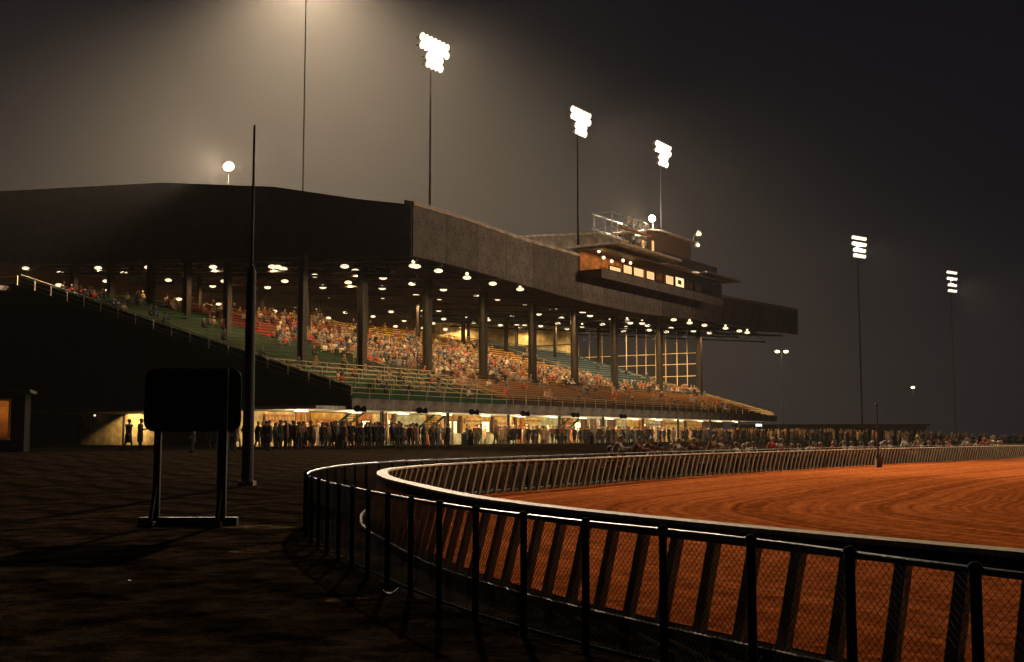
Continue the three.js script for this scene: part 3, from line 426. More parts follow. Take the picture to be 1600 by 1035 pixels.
  for (const [k, s] of [0.6, 8.1, 15.3, 23.4, 32.5, 42.5].entries()) {
    const o = thing('horn_speaker', P(s, 0.45, 3.62), PHI, `dark horn loudspeaker pair hung on the deck edge, number ${['one', 'two', 'three', 'four', 'five', 'six'][k]} from the near end`, 'loudspeaker');
    new Bag().cyl(0.26, 0.07, 0.5, -0.28, 0, 0.1, 12, 1.2, 0, 0.9).build('horn', M.black, o); new Bag().cyl(0.26, 0.07, 0.5, 0.28, 0, 0.1, 12, 1.2, 0, -0.9).build('horn', M.black, o); new Bag().box(0.12, 0.35, 0.12, 0, 0.1, -0.08).build('bracket', M.black, o);
  }
  for (const [s, n, k] of [[35.2, 0.6, 'the red lettered wall'], [18.3, -2.2, 'the stair beside the round sign']]) { const o = thing('trash_bin', P(s, n, G0), PHI, `square black trash bin standing before ${k}`, 'bin'); new Bag().box(0.75, 0.95, 0.75, 0, 0.475, 0).build('body', M.black, o); new Bag().box(0.82, 0.08, 0.82, 0, 0.99, 0).box(0.5, 0.12, 0.5, 0, 1.09, 0).build('lid', M.dark, o); }
}
{ // lit wall seen under the near end of the stand
  const w = standThing('undercroft_wall', 'plain ochre wall washed by one lamp beneath the near end of the stand', 'wall');
  new Bag().box(0.2, 2.75, 10.4, 3, G0 + 1.375, -29.6).build('wall', M.cream, w); new Bag().box(0.14, 2.75, 0.14, 2.75, G0 + 1.375, -28.7).build('post', M.dark, w);
  const l = standThing('wall_lamp', 'small bracket lamp at the top of the ochre undercroft wall', 'lamp'); new Bag().sph(0.09, 2.2, 3.5, -32, 10, 8).build('lamp_bulb', M.bulb, l); new Bag().box(0.5, 0.04, 0.04, 2.55, 3.56, -32).build('bracket', M.dark, l);
  spotLight(P(1.3, -27, 3.5), P(2.9, -27.3, 1.0), LAMPCOL, 60, 66, 0.05, 0.1);
}
{ // kiosk window at the left
  const o = thing('ticket_kiosk', new THREE.Vector3(-26.6, 0.2, -60), 0.28, 'small dark kiosk with a warm lit window at the left edge', 'kiosk');
  new Bag().box(3.2, 1.3, 2.4, -0.4, 0.65, -1.2).box(3.2, 0.35, 2.4, -0.4, 3.55, -1.2).box(0.7, 2.1, 2.4, 1.55 - 0.7, 2.35, -1.2).box(3.2, 2.1, 0.1, -0.4, 2.35, -2.35).build('wall', M.endwall, o);
  new Bag().box(3.7, 0.16, 3.0, -0.4, 3.82, -1.2).build('roof', M.dark, o);
  const w = new Bag().box(0.1, 2.0, 0.1, 0.46, 2.35, 0.02).box(0.08, 2.0, 0.1, -0.25, 2.35, 0.02).box(0.08, 2.0, 0.1, -1.2, 2.35, 0.02).box(2.6, 0.1, 0.12, -0.8, 3.35, 0.02).box(2.7, 0.1, 0.3, -0.8, 1.32, 0.08).build('window', M.orange, o); new Bag().box(2.4, 2.0, 0.02, -0.8, 2.35, -0.05).build('pane', M.glass, w);
  new Bag().box(0.5, 0.7, 0.4, -0.6, 1.7, -1.4).sph(0.2, -0.6, 2.2, -1.4).build('counter_till', M.cream, o); new Bag().box(2.9, 2.0, 0.04, -0.5, 2.35, -2.27).build('inner_wall', M.orange, o);
  pointLight(new THREE.Vector3(-27.0, 3.2, -61.2), LAMPCOL, 5.0, 0.1);
}

// ================================================================== FLOODLIGHT MASTS
function mastGroup(name, top, base, poleR, label, gap = 1, poleM = M.rust) {
  const t = thing(name, P(0, 0, 0), PHI, label, 'floodlight mast');
  new Bag().cyl(poleR * 0.55, poleR, top + 1.2 * gap - base, 0, (top + 1.2 * gap + base) / 2, 0, 12).build('pole', poleM, t);
  const rows = [[1.15 * gap, 7], [0.45 * gap, 7], [-0.3 * gap, gap > 1 ? 6 : 4], [-0.95 * gap, gap > 1 ? 6 : 4]];
  const hb = new Bag().add(new THREE.LatheGeometry([[0.02, -0.36], [0.12, -0.34], [0.24, -0.15], [0.29, 0], [0.27, 0], [0.2, -0.12], [0.02, -0.2]].map(([x, y]) => new THREE.Vector2(x, y)), 14), 0, 0, 0, Math.PI / 2 + 0.38, 0, 0).build('floodlight', M.metal, t);
  const lb = new Bag().add(new THREE.SphereGeometry(0.34, 14, 6, 0, Math.PI * 2, 0, Math.PI / 2).scale(1, 0.35, 1), 0, 0, 0, Math.PI / 2 + 0.38, 0, 0).build('lamp_lens', M.lens, hb); t.remove(hb);
  for (const [y, k] of rows) {
    const w = (k - 1) * 0.58; new Bag().box(w + 0.5, 0.1, 0.1, 0, top + y, 0).build('crossarm', M.rust, t);
    for (let i = 0; i < k; i++) { const o = hb.clone(); o.name = 'floodlight'; o.position.set(-w / 2 + i * 0.58, top + y + 0.04, 0.42); t.add(o); }
  }
  return t;
}
{
  const spec = [[38.6, 62.4, 26.3, 'tall mast on the rear roof, its lamps above the picture', 64, null, 61], [11.3, 33.7, 21, 'nearest floodlight mast whose lamps show, above the near roof corner', 2.3, [-34, 52], 46, 6500], [36.4, 33.6, 21, 'second lit floodlight mast along the roof front', 1.2, [30, 46], 47, 5500], [56, 34.3, 21, 'third lit floodlight mast, above the press box', 0.32, [50, 46], 47, 2400],
    [135, 34.2, 0, 'tall mast beyond the far end of the stand, four rows of lamps', 0.4, [105, 46], 47, 2600], [207.6, 36.2, 0, 'farthest mast at the right, a thin stack of four lamps', 0.7, [175, 46], 47, 600]];
  let first = null;
  for (const [s, top, base, label, k, aim, cone, addedHalo] of spec) {
    const t = mastGroup('floodlight_mast', top, base, base ? 0.11 : 0.17, label, s > 200 ? 2.0 : s > 100 ? 1.5 : 1, s > 20 ? M.black : M.rust); t.position.copy(P(s, -1.2, 0)); t.userData.group = 'floodlight masts along the track';
    if (s > 100) t.rotation.y = PHI - 0.35;
    if (aim) { spotLight(P(s, 0.2, top + 0.1), P(...aim, 0), WARM, FLOOD * k, cone, 0.6, 0.6); spotLight(P(s, -0.7, top + 0.2), P(s - 6, -40, top - 6), WARM, addedHalo, 76, 0.5, 0.6); }  // second spot faces backward, added to build a haze halo at the lamps
    else { t.position.copy(P(s, -41.4, 0)); t.rotation.y = PHI + Math.PI - 0.45; const q = P(s, -42.2, top + 0.2); q.z -= 0.5; spotLight(q, q.clone().add(new THREE.Vector3(-4, -15, -36)), WARM, FLOOD * k, cone, 0.6, 0.5); }  // unseen lamps turned backward, this spot added to light haze behind the roof
  }
  // plain tall pole in the left foreground with a small tube light on a bracket
  const m = thing('utility_pole', new THREE.Vector3(-8.94, groundY(-8.94, -39.2) - 0.1, -39.2), 0, 'tall dark plain pole standing on the apron at the left, foot in view', 'pole');
  new Bag().cyl(0.155, 0.20, 7.4, 0, 3.7, 0, 14).build('shaft', M.dark, m); new Bag().cyl(0.04, 0.05, 5.2, 0, 9.9, 0, 10).cyl(0.09, 0.15, 0.2, 0, 7.45, 0, 12).build('upper_pipe', M.rust, m); new Bag().box(0.5, 0.25, 0.5, 0, 0.12, 0).build('footing', M.conc, m);
  // unseen infield mast added right of the picture to light rail and stand front
  const f = mastGroup('floodlight_mast', 27, 0, 0.26, 'added unseen infield floodlight mast right of the picture'); f.position.set(104, 0, -80); f.rotation.y = -1.6; f.userData.group = 'floodlight masts along the track';
  spotLight(new THREE.Vector3(102.6, 27.1, -80), new THREE.Vector3(4, 4, -76), WARM, FLOOD * 2.3, 46, 0.6, 0.7);
  const b = thing('bracket_tube_light', new THREE.Vector3(-9.62, 2.76, -39.1), -0.1, 'short white tube light on an arm beside the black mast', 'light');
  new Bag().rod([-0.24, 0.03, 0], [0.24, -0.03, 0], 0.04, 8).build('lamp_tube', M.tube, b); new Bag().rod([0.2, 0.03, -0.02], [0.6, 0.05, -0.08], 0.02).build('arm', M.dark, b);
}
{ // far lamps
  for (const [x, y, z, twin, label] of [[51.6, 17.6, -220, true, 'distant pole with two bright lamps just beyond the end of the roof'], [90.4, 12.4, -260, false, 'distant single lamp low over the far side at the right']]) {
    const o = thing('street_lamp', new THREE.Vector3(x, 0, z), 0, label, 'lamp'); new Bag().cyl(0.1, 0.16, y, 0, y / 2, 0, 8).box(twin ? 1.9 : 0.6, 0.1, 0.1, 0, y, 0).build('pole', M.black, o);
    for (const d of twin ? [-0.85, 0.85] : [0]) { const h = new Bag().box(0.9, 0.14, 0.4, d, y + 0.22, 0).build('lamp_head', M.dark, o); new Bag().sph(0.5, d, y + 0.06, 0.1, 12, 8, 1, 0.55, 0.8).build('lamp_bulb', M.bulb, h); }
    pointLight(new THREE.Vector3(x, y - 0.6, z + 0.9), LAMPCOL, twin ? 60 : 25, 0.3);
  }
}

// ================================================================== THINGS ON THE APRON
{ // notice board seen from behind, on a heavy foot beam
  const o = thing('notice_board', new THREE.Vector3(-6.18, 0, -22.25), 0.03, 'dark notice board on two posts with a heavy foot beam, seen from behind', 'notice board');
  const sh = new THREE.Shape(), w = 0.92, y0 = 1.80, y1 = 3.0, r = 0.22; sh.moveTo(-w + r, y0); sh.lineTo(w - r, y0); sh.quadraticCurveTo(w, y0, w, y0 + r); sh.lineTo(w, y1 - r); sh.quadraticCurveTo(w, y1, w - r, y1); sh.lineTo(-w + r, y1); sh.quadraticCurveTo(-w, y1, -w, y1 - r); sh.lineTo(-w, y0 + r); sh.quadraticCurveTo(-w, y0, -w + r, y0);
  new Bag().add(new THREE.ExtrudeGeometry(sh, { depth: 0.06, bevelEnabled: true, bevelSize: 0.01, bevelThickness: 0.01, bevelSegments: 1 }), 0, 0, -0.14).build('panel', M.black, o); for (const y of [1.98, 2.82]) new Bag().box(1.6, 0.07, 0.03, 0, y, -0.165).build('batten', M.dark, o);
  new Bag().box(0.125, 2.9, 0.1, -0.62, 1.45, 0).build('post', M.dark, o); new Bag().box(0.17, 3.0, 0.12, 0.62, 1.5, 0.02).build('post', M.dark, o);
  new Bag().box(1.86, 0.16, 0.22, 0, 0.08, 0).build('foot_beam', M.dark, o); new Bag().box(0.14, 0.1, 0.9, -0.62, 0.05, 0).box(0.14, 0.1, 0.9, 0.62, 0.05, 0).build('foot', M.dark, o);
  for (const x of [-0.62, 0.62]) new Bag().bar([x, 0.1, 0.4], [x, 0.75, 0.07], 0.06).build('brace', M.dark, o);
}
const paintedLightM = new THREE.MeshPhysicalMaterial({ roughness: 1, specularIntensity: 0, map: texDirt, bumpMap: texDirtB, bumpScale: 0.03 }); paintedLightM.color.setRGB(0.30, 0.19, 0.10);  // pale tan stands in for lamplight falling on the ground
{ // furlong pole by the far rail, pools of light painted as pale patches, litter
  const o = thing('furlong_pole', new THREE.Vector3(19.6, 0, -62), 0, 'thin reddish marker pole behind the far rail', 'pole'); new Bag().cyl(0.035, 0.06, 3.3, 0, 1.65, 0, 8).build('shaft', M.rust, o); new Bag().sph(0.09, 0, 3.36, 0, 10, 8).build('finial', M.rust, o); new Bag().box(0.3, 0.5, 0.3, 0, 0.25, 0).build('foot_block', M.conc, o);
  for (const [x, z, w, h, r, label] of [[-4.75, 21.9, 1.5, 0.75, -0.1, 'painted patch of light on the ground between board and fence'], [-3.9, 17.3, 0.55, 0.42, 0.3, 'small painted patch of light left of the fence bend'], [-1.75, 12.3, 0.5, 0.25, 0.5, 'pale tan patch at the foot of the fence posts']]) {
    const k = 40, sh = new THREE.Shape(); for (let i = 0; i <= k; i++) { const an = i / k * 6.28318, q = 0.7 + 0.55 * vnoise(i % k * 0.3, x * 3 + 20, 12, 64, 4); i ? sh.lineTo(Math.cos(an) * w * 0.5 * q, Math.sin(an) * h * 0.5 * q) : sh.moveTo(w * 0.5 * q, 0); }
    const q = new THREE.Mesh(metreUV(new THREE.ShapeGeometry(sh).rotateX(-Math.PI / 2).toNonIndexed()), paintedLightM); q.name = numbered('painted_light_patch'); q.position.set(x, 0.006, -z); q.rotation.y = r; q.userData = { kind: 'structure', label }; q.receiveShadow = true; scene.add(q);
  }
  const rnd = rng(77), lit = [[-1.32, 12.75, 0.17, 'bent white paper strip lying just outside the fence bend'], [-2.75, 22.4, 0.22, 'paper scrap between fence and rail at the bend'], [-2.2, 15.9, 0.16, 'small paper scrap inside the near fence'], [-4.4, 13.4, 0.10, 'tiny white scrap on the dark ground left of the fence']];
  for (const [x, z, s, label] of lit) { const g = new THREE.PlaneGeometry(s, s * 0.35, 6, 2), p = g.attributes.position; for (let i = 0; i < p.count; i++) p.setZ(i, 0.035 + 0.03 * Math.sin(p.getX(i) * 22 + x) + 0.015 * rnd()); g.rotateX(-Math.PI / 2); g.computeVertexNormals(); const q = new Bag().add(g).build('paper_scrap', M.paper, scene); q.name = numbered('paper_scrap'); q.position.set(x, 0, -z); q.rotation.y = rnd() * 3; tag(q, label, 'litter'); }
}
{ // parked cars far beyond the track
  const cols = [[0.3, 0.05, 0.04], [0.4, 0.38, 0.33], [0.05, 0.09, 0.16], [0.35, 0.3, 0.2], [0.1, 0.16, 0.12], [0.45, 0.45, 0.44], [0.06, 0.06, 0.07]], cn = ['red', 'pale grey', 'dark blue', 'tan', 'dark green', 'white', 'black'];
  const body = new THREE.Shape([[-2.5, 0.45], [-2.55, 0.8], [-2.2, 0.95], [-1.3, 1.0], [-0.75, 1.48], [0.55, 1.5], [1.15, 1.02], [2.3, 0.92], [2.5, 0.75], [2.5, 0.42]].map((p) => new THREE.Vector2(...p)));
  const wg = new Bag().cyl(0.34, 0.34, 0.2, 0, 0, 0, 16, Math.PI / 2).build('wheel', M.black); scene.remove(wg);
  const glassS = new THREE.Shape([[-1.2, 1.03], [-0.72, 1.42], [0.5, 1.44], [1.02, 1.04]].map((p) => new THREE.Vector2(...p)));
  for (let i = 0; i < 7; i++) {
    const o = thing('parked_car', new THREE.Vector3(78 + i * 9.5, 0, -215 - (i % 3) * 6), -0.2 + 0.1 * (i % 3), `${cn[i]} old saloon car parked far beyond the track, ${['first', 'second', 'third', 'fourth', 'fifth', 'sixth', 'last'][i]} from the left`, 'car', 'cars parked beyond the far track');
    new Bag().add(new THREE.ExtrudeGeometry(body, { depth: 1.6, bevelEnabled: true, bevelSize: 0.06, bevelThickness: 0.1, bevelSegments: 2 }), 0, 0, -0.8).build('body', mat(cols[i].map((c) => c * 0.3), { rough: 0.35, map: null }), o);
    new Bag().add(new THREE.ExtrudeGeometry(glassS, { depth: 1.84, bevelEnabled: false }), 0, 0, -0.92).build('window', M.black, o);
    for (const x of [-1.55, 1.5]) for (const z of [-0.82, 0.82]) { const w = piece(wg, 'wheel', o); w.position.set(x, 0.34, z); }
    new Bag().box(0.1, 0.14, 1.8, 2.6, 0.5, 0).box(0.1, 0.14, 1.8, -2.64, 0.5, 0).build('bumper', M.metal, o);
  }
  const b = thing('tote_building', new THREE.Vector3(52, 0, -190), -0.25, 'long low dim building across the far side of the track', 'building'); new Bag().box(30, 3.2, 6, 0, 1.6, 0).build('wall', M.dark, b); new Bag().box(31, 0.3, 7, 0, 3.35, 0).build('roof', M.rust, b); for (let i = 0; i < 8; i++) new Bag().box(1.8, 1.1, 0.06, -12.5 + i * 3.6, 1.9, 3.03).build('window', M.black, b);
}

// ================================================================== PEOPLE
const SK = [0.34, 0.185, 0.115];
function figure(pose, pal) { // one continuous body from tapered bones, meshed on a grid; returns geometry and head centre
  const V = (x, y, z) => [x, y, z], bones = [], add = (a, b, ra, rb, c, k = 0.035) => bones.push([a, b, ra, rb, c, k]);
  const sit = pose.sit, lean = pose.lean ?? 0, hipY = sit ? 0.53 : 0.93, sn = Math.sin(lean), cs = Math.cos(lean);
  const up = (h, f = 0, x = 0) => V(x, hipY + h * cs - f * sn, h * sn + f * cs); // a point on the leaning trunk
  const top = pal.top, leg = pal.leg, sh = [0.03, 0.022, 0.02];
  for (const e of [-1, 1]) {
    const hip = V(e * 0.09, hipY - 0.02, 0), st = pose.step ? e * pose.step : 0;
    const knee = sit ? V(e * 0.12, 0.5, 0.42) : V(e * 0.1, 0.5, 0.03 + st * 0.5), ank = sit ? V(e * 0.12, 0.09, 0.40) : V(e * (0.105 + (pose.wide ?? 0)), 0.09, -0.03 + st);
    add(hip, knee, 0.088, 0.062, leg); add(knee, ank, 0.06, 0.042, pal.skirt ? SK : leg); add(V(ank[0], 0.05, ank[2] - 0.03), V(ank[0] + e * 0.02, 0.035, ank[2] + 0.16), 0.045, 0.032, sh);
    const shd = up(0.47, 0, e * 0.185), arm = pose.arms[e < 0 ? 0 : 1];
    const el = V(shd[0] + e * arm[0], shd[1] + arm[1], shd[2] + arm[2]), wr = V(el[0] + e * arm[3], el[1] + arm[4], el[2] + arm[5]), d = [wr[0] - el[0], wr[1] - el[1], wr[2] - el[2]], q = Math.hypot(...d), tip = (f, ox = 0) => V(wr[0] + d[0] / q * f + ox, wr[1] + d[1] / q * f, wr[2] + d[2] / q * f);
    add(shd, el, 0.058, 0.045, top); add(el, wr, 0.045, 0.033, pal.short ? SK : top); add(tip(0.02), tip(0.13), 0.034, 0.024, SK, 0.015); add(tip(0.04), tip(0.09, -e * 0.045), 0.016, 0.012, SK, 0.012);
    add(up(0.12, 0, e * 0.05), up(0.42, 0.0, e * 0.09), 0.115, 0.112, top); add(up(0.44, -0.01, e * 0.05), shd, 0.07, 0.065, top);
  }
  add(up(-0.02), up(0.15), 0.135, 0.125, pal.coat ? top : leg);
  if (pal.coat && !sit) { add(up(0.05), V(0, 0.62, 0.0), 0.145, 0.155, top); for (const e of [-1, 1]) add(V(e * 0.06, 0.85, 0), V(e * 0.09, 0.56, 0), 0.13, 0.12, top); }
  if (pal.skirt && !sit) for (const e of [-1, 1]) add(V(e * 0.06, 0.9, 0), V(e * 0.08, 0.58, 0), 0.12, 0.125, leg);
  const nk = up(0.5, 0.0), hl = pose.head ?? 0, hc0 = up(0.71, 0.02), hc = V(hc0[0] + (pose.turn ?? 0) * 0.03, hc0[1], hc0[2] + hl);
  add(nk, hc, 0.055, 0.055, SK, 0.02); add(V(hc[0], hc[1] + 0.02, hc[2] - 0.012), V(hc[0], hc[1] - 0.04, hc[2] + 0.02), 0.096, 0.075, SK, 0.02);
  add(V(hc[0], hc[1] - 0.02, hc[2] + 0.088), V(hc[0], hc[1] - 0.032, hc[2] + 0.108), 0.014, 0.016, SK, 0.012); // nose
  for (const e of [-1, 1]) add(V(hc[0] + e * 0.088, hc[1] + 0.005, hc[2]), V(hc[0] + e * 0.09, hc[1] - 0.025, hc[2] + 0.002), 0.017, 0.013, SK, 0.012);
  const RES = 64, HALF = 0.98, cy = sit ? 0.68 : 0.92, cz = sit ? 0.2 : 0.15, mc = new MarchingCubes(RES, new THREE.MeshBasicMaterial(), false, false, 40000);
  const field = (x, y, z) => { let m = 1; for (const [a, b, ra, rb, , k] of bones) { const bx = b[0] - a[0], by = b[1] - a[1], bz = b[2] - a[2], px = x - a[0], py = y - a[1], pz = z - a[2]; let t = (px * bx + py * by + pz * bz) / (bx * bx + by * by + bz * bz + 1e-9); t = t < 0 ? 0 : t > 1 ? 1 : t; const dx = px - t * bx, dy = py - t * by, dz = pz - t * bz, d = Math.sqrt(dx * dx + dy * dy + dz * dz) - (ra + (rb - ra) * t); const h = Math.max(0, k - Math.abs(m - d)) / k; m = Math.min(m, d) - h * h * k * 0.25; } return m; };
  for (let k = 0; k < RES; k++) for (let j = 0; j < RES; j++) for (let i = 0; i < RES; i++) { const x = (i - RES / 2) / (RES / 2) * HALF, y = (j - RES / 2) / (RES / 2) * HALF + cy, z = (k - RES / 2) / (RES / 2) * HALF + cz; mc.field[k * RES * RES + j * RES + i] = -field(x, y, z); }
  mc.isolation = 0; mc.update(); const n = mc.count, pos = mc.positionArray.slice(0, n * 3), col = new Float32Array(n * 3);
  for (let i = 0; i < n; i++) {
    const x = pos[3 * i] *= HALF, y = pos[3 * i + 1] = pos[3 * i + 1] * HALF + cy, z = pos[3 * i + 2] = pos[3 * i + 2] * HALF + cz;
    let best = 9, c = SK; for (const [a, b, ra, rb, cc] of bones) { const bx = b[0] - a[0], by = b[1] - a[1], bz = b[2] - a[2]; let t = ((x - a[0]) * bx + (y - a[1]) * by + (z - a[2]) * bz) / (bx * bx + by * by + bz * bz + 1e-9); t = t < 0 ? 0 : t > 1 ? 1 : t; const d = Math.hypot(x - a[0] - t * bx, y - a[1] - t * by, z - a[2] - t * bz) - (ra + (rb - ra) * t); if (d < best) { best = d; c = cc; } }
    // eyes and mouth
    const ex = Math.abs(x - hc[0]), ey = y - hc[1]; if (z > hc[2] + 0.055 && ex > 0.018 && ex < 0.048 && Math.abs(ey - 0.012) < 0.014) c = [0.03, 0.02, 0.02]; else if (z > hc[2] + 0.06 && ex < 0.03 && Math.abs(ey + 0.062) < 0.010) c = [0.2, 0.06, 0.05];
    col[3 * i] = c[0]; col[3 * i + 1] = c[1]; col[3 * i + 2] = c[2];
  }
  const g = new THREE.BufferGeometry(); g.setAttribute('position', new THREE.BufferAttribute(pos, 3)); g.setAttribute('normal', new THREE.BufferAttribute(mc.normalArray.slice(0, n * 3), 3)); g.setAttribute('color', new THREE.BufferAttribute(col, 3)); g.computeVertexNormals();
  return { g, hc };
}
const bodyM = new THREE.MeshPhysicalMaterial({ specularIntensity: 0.15, vertexColors: true, roughness: 0.9 });
const hairM = [[0.03, 0.018, 0.012], [0.09, 0.05, 0.025], [0.30, 0.20, 0.09], [0.35, 0.34, 0.33]].map((c) => { const m = new THREE.MeshStandardMaterial({ roughness: 0.7 }); m.color.setRGB(...c); return m; });
const hatM = [[0.05, 0.04, 0.035], [0.22, 0.16, 0.1], [0.12, 0.12, 0.13]].map((c) => { const m = new THREE.MeshStandardMaterial({ roughness: 0.9 }); m.color.setRGB(...c); return m; });
const hairG = [new Bag().add(new THREE.SphereGeometry(0.106, 14, 8, 0, Math.PI * 2, 0, 1.55).scale(0.98, 1.02, 1.1), 0, 0.022, -0.018, -0.38, 0, 0), new Bag().add(new THREE.SphereGeometry(0.112, 14, 9, 0, Math.PI * 2, 0, 1.9).scale(1.02, 1.05, 1.1), 0, 0.018, -0.03, -0.5, 0, 0).sph(0.07, 0, -0.07, -0.075, 10, 8, 1.25, 1, 0.7)].map((b) => mergeGeometries(b.g));
const hatG = mergeGeometries(new Bag().add(new THREE.LatheGeometry([[0, 0.125], [0.075, 0.12], [0.1, 0.1], [0.108, 0.02], [0.112, 0.012], [0.165, 0.0], [0.165, -0.008], [0.1, -0.006]].map(([x, y]) => new THREE.Vector2(x, y)), 18), 0, 0.055, -0.005, -0.06, 0, 0).g);
const D = (...a) => a;
const POSES = {
  stand: { arms: [D(0.06, -0.27, -0.02, 0.0, -0.23, 0.07), D(0.05, -0.27, -0.03, 0.0, -0.24, 0.06)], word: 'standing' },
  hands: { arms: [D(0.09, -0.25, -0.06, -0.05, -0.2, 0.12), D(0.10, -0.25, -0.06, -0.05, -0.2, 0.12)], wide: 0.03, word: 'hands in pockets' },
  read: { arms: [D(0.04, -0.26, 0.05, -0.08, 0.02, 0.23), D(0.05, -0.26, 0.04, -0.07, 0.05, 0.23)], head: 0.04, word: 'reading' },
  walk: { arms: [D(0.05, -0.26, 0.1, 0.0, -0.18, 0.16), D(0.05, -0.26, -0.12, 0.0, -0.22, 0.03)], step: 0.22, lean: 0.06, word: 'walking' },
  lean: { arms: [D(0.05, -0.16, 0.20, -0.08, 0.02, 0.23), D(0.06, -0.16, 0.20, -0.05, 0.02, 0.23)], lean: 0.62, head: 0.0, word: 'bent over the fence' },
  lean2: { arms: [D(0.10, -0.2, 0.16, -0.12, 0.03, 0.22), D(0.10, -0.2, 0.16, -0.14, 0.05, 0.2)], lean: 0.45, word: 'leaning on the fence' },
  sitA: { sit: true, lean: 0.12, arms: [D(0.05, -0.24, 0.1, -0.03, -0.08, 0.22), D(0.05, -0.24, 0.1, -0.03, -0.08, 0.22)], word: 'seated upright' },
  sitB: { sit: true, lean: 0.34, arms: [D(0.04, -0.22, 0.14, -0.1, 0.04, 0.2), D(0.05, -0.22, 0.14, -0.1, 0.02, 0.2)], word: 'seated leaning forward' },
};
const PAL = [{ w: 'dark coat', top: D(0.035, 0.032, 0.035), leg: D(0.04, 0.035, 0.035), coat: true }, { w: 'white shirt', top: D(0.48, 0.42, 0.33), leg: D(0.07, 0.06, 0.055) }, { w: 'brown jacket', top: D(0.20, 0.10, 0.05), leg: D(0.06, 0.05, 0.045) }, { w: 'red sweater', top: D(0.40, 0.06, 0.04), leg: D(0.08, 0.07, 0.08) }, { w: 'tan coat', top: D(0.30, 0.19, 0.10), leg: D(0.10, 0.08, 0.06), coat: true }, { w: 'blue jacket', top: D(0.045, 0.06, 0.10), leg: D(0.06, 0.055, 0.05) }, { w: 'pale dress', top: D(0.38, 0.25, 0.2), leg: D(0.34, 0.22, 0.18), skirt: true, short: true }, { w: 'grey suit', top: D(0.15, 0.145, 0.14), leg: D(0.13, 0.125, 0.12) }];
const cache = {};
function body(pose, p) { return cache[pose + p] ??= figure(POSES[pose], PAL[p]); }
let nPeople = 0;
const labels = new Set();
function person(pose, p, pos, turn, rnd, where, group) {
  const { g, hc } = body(pose, p), o = new THREE.Mesh(g, bodyM); o.castShadow = o.receiveShadow = true; o.name = numbered('person'); o.position.copy(pos); o.rotation.y = turn; const k = 0.95 + 0.1 * rnd(); o.scale.set(k, k, k);
  let hw, hm, hat, lab;
  for (let q = 0; q < 14; q++) { hw = PAL[p].skirt ? 1 : rnd() < 0.25 ? 1 : 0; hm = Math.floor(rnd() * 3.3); hat = !PAL[p].skirt && rnd() < 0.3; const ht = Math.floor(rnd() * 3); if (hat) hat = ht + 1; lab = `${hat ? ['black', 'tan', 'grey'][ht] + '-hatted' : ['black', 'brown', 'fair', 'grey'][hm] + '-haired'} person in ${PAL[p].w} ${POSES[pose].word} ${where}`; if (!labels.has(lab)) break; }
  labels.add(lab);
  const h = new THREE.Mesh(hairG[hw], hairM[hm]); h.name = 'hair'; h.position.set(...hc); o.add(h);
  if (hat) { const q = new THREE.Mesh(hatG, hatM[hat - 1]); q.name = 'hat'; q.position.set(...hc); o.add(q); }
  tag(o, lab, 'person', group); scene.add(o); nPeople++; return o;
}
const pick = (rnd, list) => list[Math.floor(rnd() * list.length)];
{ // the apron crowd before the betting hall
  const rnd = rng(2024), spots = [];
  const tryAt = (s, n, min = 0.55) => { if (spots.some(([a, b]) => Math.hypot(a - s, b - n) < min)) return false; spots.push([s, n]); return true; };
  const lm = [[-20, 'left of the black mast'], [-4, 'at the dark near end of the deck'], [3, 'before the orange sign at the near end'], [10, 'before the first green stair'], [16, 'before the lit windows by the first stair'], [21, 'beside the second green stair'], [24, 'before the round sign'], [31, 'before the red lettered board'], [37, 'before the ochre wall with the red board'], [46, 'before the pale stair wall'], [58, 'before the dark wall with white posts'], [67, 'before the far pale and gold panels'], [78, 'before the far cream wall'], [90, 'under the far end of the deck'], [200, 'on the dark apron beyond the stand']];
  const at = (s) => lm.find(([e]) => s < e)[1];
  const put = (s0, s1, n0, n1, cnt, pals, out) => { for (let i = 0, tries = 0; i < cnt && tries < 2000; tries++) { const s = s0 + (s1 - s0) * rnd(), n = n0 + (n1 - n0) * rnd(); if (!tryAt(s, n)) continue; i++; const p = pick(rnd, pals), pose = pick(rnd, ['stand', 'stand', 'hands', 'read', 'walk']), pos = P(s, n, 0); pos.y = groundY(pos.x, pos.z); person(pose, p, pos, PHI + (rnd() < out ? 0 : Math.PI) + (rnd() - 0.5) * 2.2, rnd, at(s), 'people standing on the apron'); } };
  put(-10, 4, 1, 7, 34, [0, 0, 0, 5, 2, 7, 4], 0.4); put(-4, 10, -5, 1, 24, [0, 2, 4, 1, 6, 7], 0.6); put(3, 12, -1, 4, 12, [0, 0, 5, 7, 1], 0.4);
  put(10, 34, -6, 1.5, 26, [0, 2, 7, 4, 1, 5, 6], 0.4); put(34, 52, -5, 3, 22, [0, 0, 7, 2, 5], 0.4); put(50, 88, -6, 3.5, 52, [0, 0, 2, 7, 4, 3, 6], 0.5); put(88, 112, -6, 8, 16, [0, 2, 7, 4], 0.5);
  put(-24, -12, 2, 10, 10, [0, 0, 5], 0.4);
}
